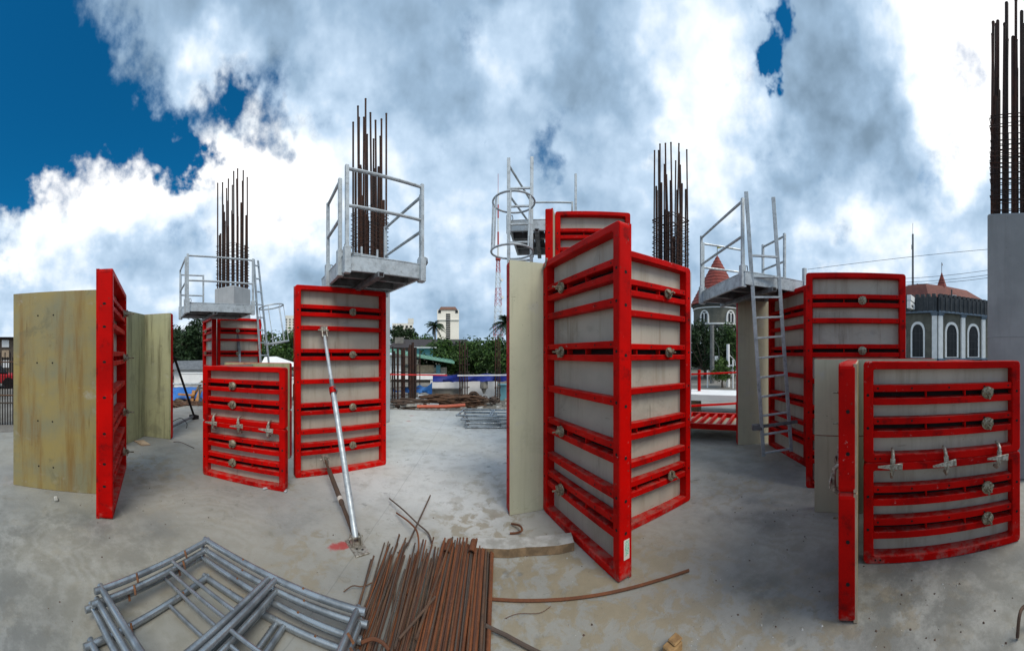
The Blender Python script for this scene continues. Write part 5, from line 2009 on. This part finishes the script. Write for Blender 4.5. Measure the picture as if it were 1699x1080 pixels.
def house():
    d = 21.0
    p = pol(700, d)
    t = thing('green_roofed_house', 'low house with a sloping green metal roof beyond the tarpaulins', 'house', (p.x, p.y, -.2), face_cam(p))
    X = lambda x: (x - 700) * d / F
    Z = lambda y: EYE + (HZ - y) * d / F + .2
    MB().box(X(640), X(742), .3, 7, 0, Z(610)).build('wall', simple('house_wall', (.44, .40, .33), (.32, .28, .22), .9), t)
    MB().box(X(640), X(672), .2, .299, 0.6, Z(592)).build('white_panel', M_PIL, t)
    MB().box(X(724), X(731), .2, .299, 0.3, Z(606)).build('door', M_TEAL, t)
    MB().box(X(684), X(720), .24, .299, Z(619), Z(606)).build('window', simple('tan_shutter', (.46, .36, .24), (.34, .26, .17)), t)
    MB().box(X(650), X(738), -.4, .2, Z(629), Z(620)).build('low_wall', M_PIL, t)
    mb = MB()
    a0, a1 = (X(636), -.9, Z(583)), (X(752), -.9, Z(603))
    mb.hexa((a0, a1, (a1[0], 6, a1[2] + .1), (a0[0], 6, a0[2] + .1), (a0[0], -.9, a0[2] + .16), (a1[0], -.9, a1[2] + .16), (a1[0], 6, a1[2] + .3), (a0[0], 6, a0[2] + .3)))
    mb.build('roof', M_GREENR, t)
    for k in range(18):
        f = (k + .5) / 18
        x = a0[0] + (a1[0] - a0[0]) * f
        z = a0[2] + (a1[2] - a0[2]) * f
        MB().bar((x, -.92, z + .19), (x, 6, z + .32), .05, .05).build('roof_seam', M_GREENR, t)
    MB().box(X(688), X(720), 2, 6, Z(596), Z(577)).build('upper_wall', M_TEAL, t)
    MB().box(X(684), X(726), 1.6, 6.4, Z(577), Z(574.5)).build('upper_roof', M_ALU, t)


house()
p = pol(722, 32)
t = thing('dark_roofed_house', 'house with a dark brown roof between the palm and the trees', 'house', (p.x, p.y, -.2), face_cam(p))
MB().box(-4.4, 4.4, 0, 6, 0, top_h(577, 32)).build('wall', M_BLOCKW, t)
z0 = top_h(577, 32)
MB().hexa(((-5, -.6, z0), (5, -.6, z0), (5, 6.6, z0), (-5, 6.6, z0), (-4.2, 2.6, z0 + 1.0), (3.4, 2.6, z0 + 1.0), (3.4, 3.4, z0 + 1.0), (-4.2, 3.4, z0 + 1.0))).build('roof', simple('dark_roof', (.045, .035, .035), (.03, .024, .024), .8), t)
MB().box(-4.3, -3.4, 1, 2, z0, z0 + 1.15).build('chimney', M_BLOCKW, t)


def cloth(name, label, cat, x0, x1, d, yt, yb, mat, sag=.06, seed=1, depth=.05):
    rr = random.Random(seed)
    n = 16
    mb = MB()
    rows = []
    for side in (0, 1):
        for j in range(4):
            row = []
            for k in range(n + 1):
                f = k / n
                x = x0 + (x1 - x0) * f
                dd = d + .10 * math.sin(k * 1.3 + j) * (j / 3) + side * .01
                p = pol(x, dd)
                zt_ = EYE + (HZ - yt[0] - (yt[1] - yt[0]) * f) * d / F - sag * math.sin(PI * ((f * 3) % 1))
                zb_ = EYE + (HZ - yb[0] - (yb[1] - yb[0]) * f) * d / F + rr.uniform(-.04, .04) * (1 if side == 0 else 0)
                mb.v.append((p.x, p.y, zt_ + (zb_ - zt_) * j / 3))
                row.append(len(mb.v) - 1)
            rows.append(row)
    for s in (0, 4):
        for j in range(3):
            for k in range(n):
                q = (rows[s + j][k], rows[s + j][k + 1], rows[s + j + 1][k + 1], rows[s + j + 1][k])
                mb.face(q if s else q[::-1])
    o = mb.build(name, mat, None, True)
    return tag(o, label, cat)


cloth('tarpaulin', 'dark blue tarpaulin screen strung along the far side of the deck', 'tarpaulin', 718, 850, 12.3, (622, 618), (634, 632), M_BLUE, .05, 3)
cloth('tarpaulin', 'light blue tarpaulin hanging behind the starter bars', 'tarpaulin', 652, 717, 12.6, (644, 634), (650, 652), M_BLUEL, .16, 4)


def barrier_tape():
    segs = [((640, 621), (742, 622.5), M_TAPER, 'red barrier tape strung before the green roofed house'), ((759, 623), (850, 622), M_TAPEW, 'white barrier tape strung before the dark blue tarpaulin')]
    for (a, b, m_, lab) in segs:
        A, B = ground_pt(a[0], a[1], 10.6), ground_pt(b[0], b[1], 10.6)
        mb = MB()
        for k in range(8):
            q, s = A.lerp(B, k / 8), A.lerp(B, (k + 1) / 8)
            mb.bar(q, s, .008, .045)
        tag(mb.build('barrier_tape', m_), lab, 'barrier tape')


barrier_tape()


def wall_seg(name, label, x0, x1, d, yt, zb, mat, th=.18):
    A, B = pol(x0, d), pol(x1, d)
    c = (A + B) / 2
    t = thing(name, label, 'wall', (c.x, c.y, -.2), math.atan2(B.y - A.y, B.x - A.x))
    L = (B - A).length
    h = top_h(yt, d)
    MB().box(-L / 2, L / 2, 0, th, zb, h).build('wall_face', mat, t)
    MB().box(-L / 2 - .03, L / 2 + .03, -.03, th + .03, h + .001, h + .06).build('coping', mat, t)
    return t


wall_seg('site_wall', 'white site wall left of the grey starter bars', 714, 762, 12.9, 630, .38, M_PIL)
wall_seg('block_plinth', 'grey block wall below the left white site wall', 712, 766, 12.75, 647, 0, M_BLOCKW)
wall_seg('site_wall', 'white site wall right of the grey starter bars', 770, 826, 12.9, 631, 0, M_PIL)
wall_seg('site_wall', 'pale teal wall end beside the cream plywood wing', 828, 850, 12.7, 640, 0, M_TEAL)
p = pol(803, 12.4)
o = MB().tube([(0, 0, .12), (0, 0, .3), (0, 0, .36), (0, 0, .62)], [.03, .10, .16, .15], 8).build('concrete_hopper', M_BLOCKW, None, True)
o.location = (p.x, p.y, 0)
tag(o, 'small grey funnel hanging before the white wall', 'funnel')
MB_ = MB()
o = MB().tube([ground_pt(692, 681, 9.6) + Vector((0, 0, .02)), ground_pt(740, 680, 9.6), ground_pt(772, 677.5, 9.6) + Vector((0, 0, .0))], .055, 10).build('drain_pipe', M_ORANGE, None, True)
o.location.z += .10
tag(o, 'orange plastic pipe lying along the far edge of the deck', 'pipe')
for i, (x0, y0, x1, y1, d, lab) in enumerate(((694, 656, 732, 664, 11.8, 'upper pale metal sheet lying behind the deck edge'), (690, 661, 738, 666, 11.6, 'lower pale metal sheet lying behind the deck edge'),
                                              (708, 671, 728, 672, 10.6, 'short white board near the orange pipe'), (660, 666, 700, 668, 11.0, 'grey timber lying before the starter bars'), (664, 673, 702, 671, 10.6, 'second grey timber lying nearer the deck edge'))):
    A, B = ground_pt(x0, y0, d), ground_pt(x1, y1, d)
    o = MB().bar(A, B, .45 if i < 2 else .16, .04 if i < 2 else .08).build('metal_sheet' if i < 3 else 'timber_beam', M_ALU if i < 3 else M_TIM)
    tag(o, lab, 'sheet' if i < 3 else 'timber')


def coil(label, x, y, d, R_, n, seed, flat=False):
    rr = random.Random(seed)
    c = ground_pt(x, y, d)
    t = MB()
    for k in range(n):
        r = R_ * rr.uniform(.75, 1.05)
        tilt = Matrix.Rotation(rr.uniform(-.5, .5), 3, 'X') @ Matrix.Rotation(rr.uniform(-.5, .5), 3, 'Y')
        up = Matrix.Rotation(R(0 if flat else 75), 3, 'X')
        off = Vector((rr.uniform(-.05, .05), rr.uniform(-.05, .05), rr.uniform(-.03, .03)))
        t.tube([c + off + tilt @ up @ Vector((r * math.cos(a), r * math.sin(a), 0)) for a in [2 * PI * q / 14 for q in range(14)]], .018, 5, closed=True)
    o = t.build('wire_coil', M_RUST_D, None, True)
    return tag(o, label, 'wire coil', 'rusty coils beyond the deck')


coil('upright coil of rusty wire standing on the scrap heap', 786, 658, 11.4, .16, 16, 1)
coil('round coil of rusty wire right of the upright one', 802, 664, 11.2, .19, 14, 2, True)
coil('rightmost coil of rusty wire beside the white wall', 819, 664, 11.3, .18, 14, 3, True)


def scrap(label, x0, x1, d, zt, n, seed, L=(.3, .9)):
    rr = random.Random(seed)
    mb = MB()
    for k in range(n):
        p = pol(rr.uniform(x0, x1), d + rr.uniform(-.5, .5), rr.uniform(-.15, zt))
        a = rr.gauss(0, .35)
        l = rr.uniform(*L)
        dv = Vector((math.cos(a), math.sin(a), rr.uniform(-.15, .15))) * l / 2
        mb.tube([p - dv, p + dv], rr.choice((.012, .018, .03)), 5)
    o = mb.build('scrap_heap', M_RUST_D, None, True)
    return tag(o, label, 'scrap heap', kind='stuff')


scrap('heap of rusty reinforcement offcuts behind the orange pipe', 712, 790, 11.2, .22, 240, 1)
scrap('tangle of rusty ties at the foot of the starter bars', 655, 705, 11.0, .10, 120, 2, (.15, .5))
rr = random.Random(77)
mb = MB()
for k in range(260):
    d = rr.uniform(10.2, 13)
    x = rr.choice((rr.uniform(645, 850), rr.uniform(645, 850), rr.uniform(286, 335)))
    p = pol(x, d, -.17)
    s = rr.uniform(.03, .11)
    mb.hexa([(p.x + s * a * rr.uniform(.6, 1.1), p.y + s * b * rr.uniform(.6, 1.1), p.z + s * c * rr.uniform(.5, 1)) for (a, b, c) in
             ((-1, -1, 0), (1, -1, 0), (1, 1, 0), (-1, 1, 0), (-.8, -.8, 1), (.7, -.8, 1), (.8, .7, 1), (-.7, .8, 1))], rr.choice((0, 0, 1)))
o = mb.build('rubble', [M_BLOCKW, M_TIM])
tag(o, 'broken stones and offcuts strewn beyond the deck edge', 'rubble', kind='stuff')

# ------------------------------------------------------------------ left gap
wall_seg('site_wall', 'white wall with a grey roof edge behind the left prop', 298, 340, 17, 620, .3, M_PIL)
p = pol(318, 17.6)
t = thing('grey_shed', 'low shed roof over the white wall at left', 'shed', (p.x, p.y, -.2), face_cam(p))
MB().box(-1.0, 1.2, .2, 2.2, 0, 1.05).build('wall', M_PIL, t)
MB().hexa(((-1.2, -.2, 1.06), (1.4, -.2, 1.06), (1.4, 2.4, 1.06), (-1.2, 2.4, 1.06), (-1.0, .6, 1.5), (1.3, .6, 1.55), (1.3, 1.6, 1.55), (-1.0, 1.6, 1.5))).build('roof', simple('shed_roof', (.15, .16, .17), (.10, .11, .12), .7), t)
t = thing('pipe_railing', 'grey pipe railing at the deck edge behind the short dark prop', 'railing', pol(310, 10.8))
b0 = pol(310, 10.8)
zr = EYE + (HZ - 637) * 10.8 / F
MB().tube([pol(270, 10.8, zr) - b0, pol(345, 10.8, zr) - b0], .035, 8).build('rail', M_GAL, t, True)
for x in (275, 331):
    q = pol(x, 10.8) - b0
    MB().tube([(q.x, q.y, -.2), (q.x, q.y, zr + .05)], .03, 8).build('post', M_GAL_D, t, True)


def tarp_heap():
    c = pol(307, 12.5)
    rr = random.Random(9)
    mb = MB()
    n = 9
    for j in range(n):
        for k in range(n):
            u, v = k / (n - 1) * 2 - 1, j / (n - 1) * 2 - 1
            h = max(0, 1 - (u * u + v * v) * .6) * .62 + rr.uniform(-.05, .05)
            mb.v.append((u * 1.0, v * .8, h))
    for j in range(n - 1):
        for k in range(n - 1):
            i = j * n + k
            mb.face((i, i + 1, i + n + 1, i + n))
    o = mb.build('tarpaulin_heap', M_BLUEL)
    o.location = (c.x, c.y, -.2)
    o.rotation_euler = (0, 0, face_cam(c))
    tag(o, 'crumpled light blue tarpaulin over a heap at the left deck edge', 'tarpaulin')


tarp_heap()
M_TIMO = simple('fresh_timber', (.50, .25, .09), (.36, .17, .06), .85)
for i, (a, b) in enumerate((((312, 672, 11.6), (336, 632, 11.8)), ((318, 668, 11.4), (322, 648, 11.6)), ((326, 668, 11.3), (332, 648, 11.6)), ((296, 654, 11.6), (322, 656, 11.4)), ((292, 662, 11.4), (318, 672, 11.2)))):
    o = MB().bar(ground_pt(*a), ground_pt(*b), .12, .06).build('timber_plank', M_TIMO if i in (1, 2, 3) else M_TIMR)
    tag(o, ['dark plank leaning against the left pipe railing', 'orange timber offcut standing left by the tarpaulin heap', 'orange timber offcut standing right by the tarpaulin heap', 'orange plank resting on the light blue tarpaulin', 'brown plank lying below the light blue tarpaulin'][i], 'plank')
scrap('heap of timber and bar offcuts along the left deck edge', 286, 338, 10.9, .02, 140, 4, (.3, .9))
# white canopy roof and clutter behind the low box
p = pol(470, 15)
t = thing('white_canopy', 'white fabric canopy roof behind the low left box', 'canopy', (p.x, p.y, -.2), face_cam(p))
zc = top_h(604, 15)
MB().hexa(((-1.1, -.5, zc - .08), (1.0, -.5, zc - .12), (1.0, 1.4, zc - .1), (-1.1, 1.4, zc - .08), (-.9, .0, zc + .34), (-.35, .0, zc + .36), (-.35, .9, zc + .36), (-.9, .9, zc + .34))).build('roof', M_PIL, t)
for sx in (-1.0, .9):
    for sy in (-.4, 1.3):
        MB().tube([(sx, sy, 0), (sx, sy, zc - .09)], .03, 6).build('pole', M_GAL, t, True)
wall_seg('site_wall', 'white stacked block wall right of the low left box', 478, 492, 13.5, 628, 0, M_PIL)
rebar_cluster('dark starter bars between the low left box and the prop shutter', (476, 482, 487), 12.5, (640, 634, 638), .03, False)

# far left sliver of street
p = pol(4, 26)
t = thing('street_building', 'dark brown street building at the far left edge', 'building', (p.x, p.y, -.2), face_cam(p))
MB().box(-3, 3.5, 0, 6, 0, top_h(562, 26)).build('wall', simple('brown_wall', (.13, .10, .075), (.09, .07, .055), .9), t)
MB().box(-3.3, 3.8, -.4, 6.2, top_h(562, 26) + .001, top_h(559.5, 26)).build('roof', M_VOID, t)
for k in range(3):
    for j in range(2):
        MB().box(-1.2 + j * 1.15, -.6 + j * 1.15, -.08, .05, .8 + k * .85, 1.4 + k * .85).build('window', M_PIL if (k + j) % 2 else M_EDGE, t)
p = pol(2, 17)
t = thing('parked_car', 'red car parked beyond the iron fence at the far left', 'car', (p.x, p.y, -.2), face_cam(p))
M_CARR = simple('car_red', (.45, .01, .015), bstr=0, rough=.3)
MB().hexa(((-1.9, 0, .3), (1.0, 0, .3), (1.0, 1.6, .3), (-1.9, 1.6, .3), (-1.9, .05, .85), (.95, .05, .8), (.95, 1.55, .8), (-1.9, 1.55, .85))).build('body', M_CARR, t, False, .06)
MB().hexa(((-1.4, .08, .86), (.4, .08, .83), (.4, 1.52, .83), (-1.4, 1.52, .86), (-1.1, .2, 1.35), (-.1, .2, 1.35), (-.1, 1.4, 1.35), (-1.1, 1.4, 1.35))).build('cabin', M_GLASS, t, False, .05)
for sx in (-1.3, .4):
    for sy in (0.0, 1.45):
        MB().tube([(sx, sy - .02, .32), (sx, sy + .17, .32)], .32, 16).build('wheel', M_VOID, t, True)
MB().box(.78, 1.005, -.012, .25, .58, .7).build('headlight', M_PIL, t)
t = thing('iron_fence', 'black iron bar fence at the far left edge of the deck', 'fence', pol(8, 8.2))
b0 = pol(8, 8.2)
for k in range(14):
    x = -26 + k * 4.3
    q = pol(x, 8.2) - b0
    MB().tube([(q.x, q.y, -.2), (q.x, q.y, 1.75 - (k % 2) * .12)], .014, 6).build('bar', M_VOID, t, True)
for z in (.42, .62, 1.5):
    MB().tube([pol(-30, 8.2, z) - b0, pol(34, 8.2, z) - b0], .022, 6).build('rail', M_RUST_D, t, True)
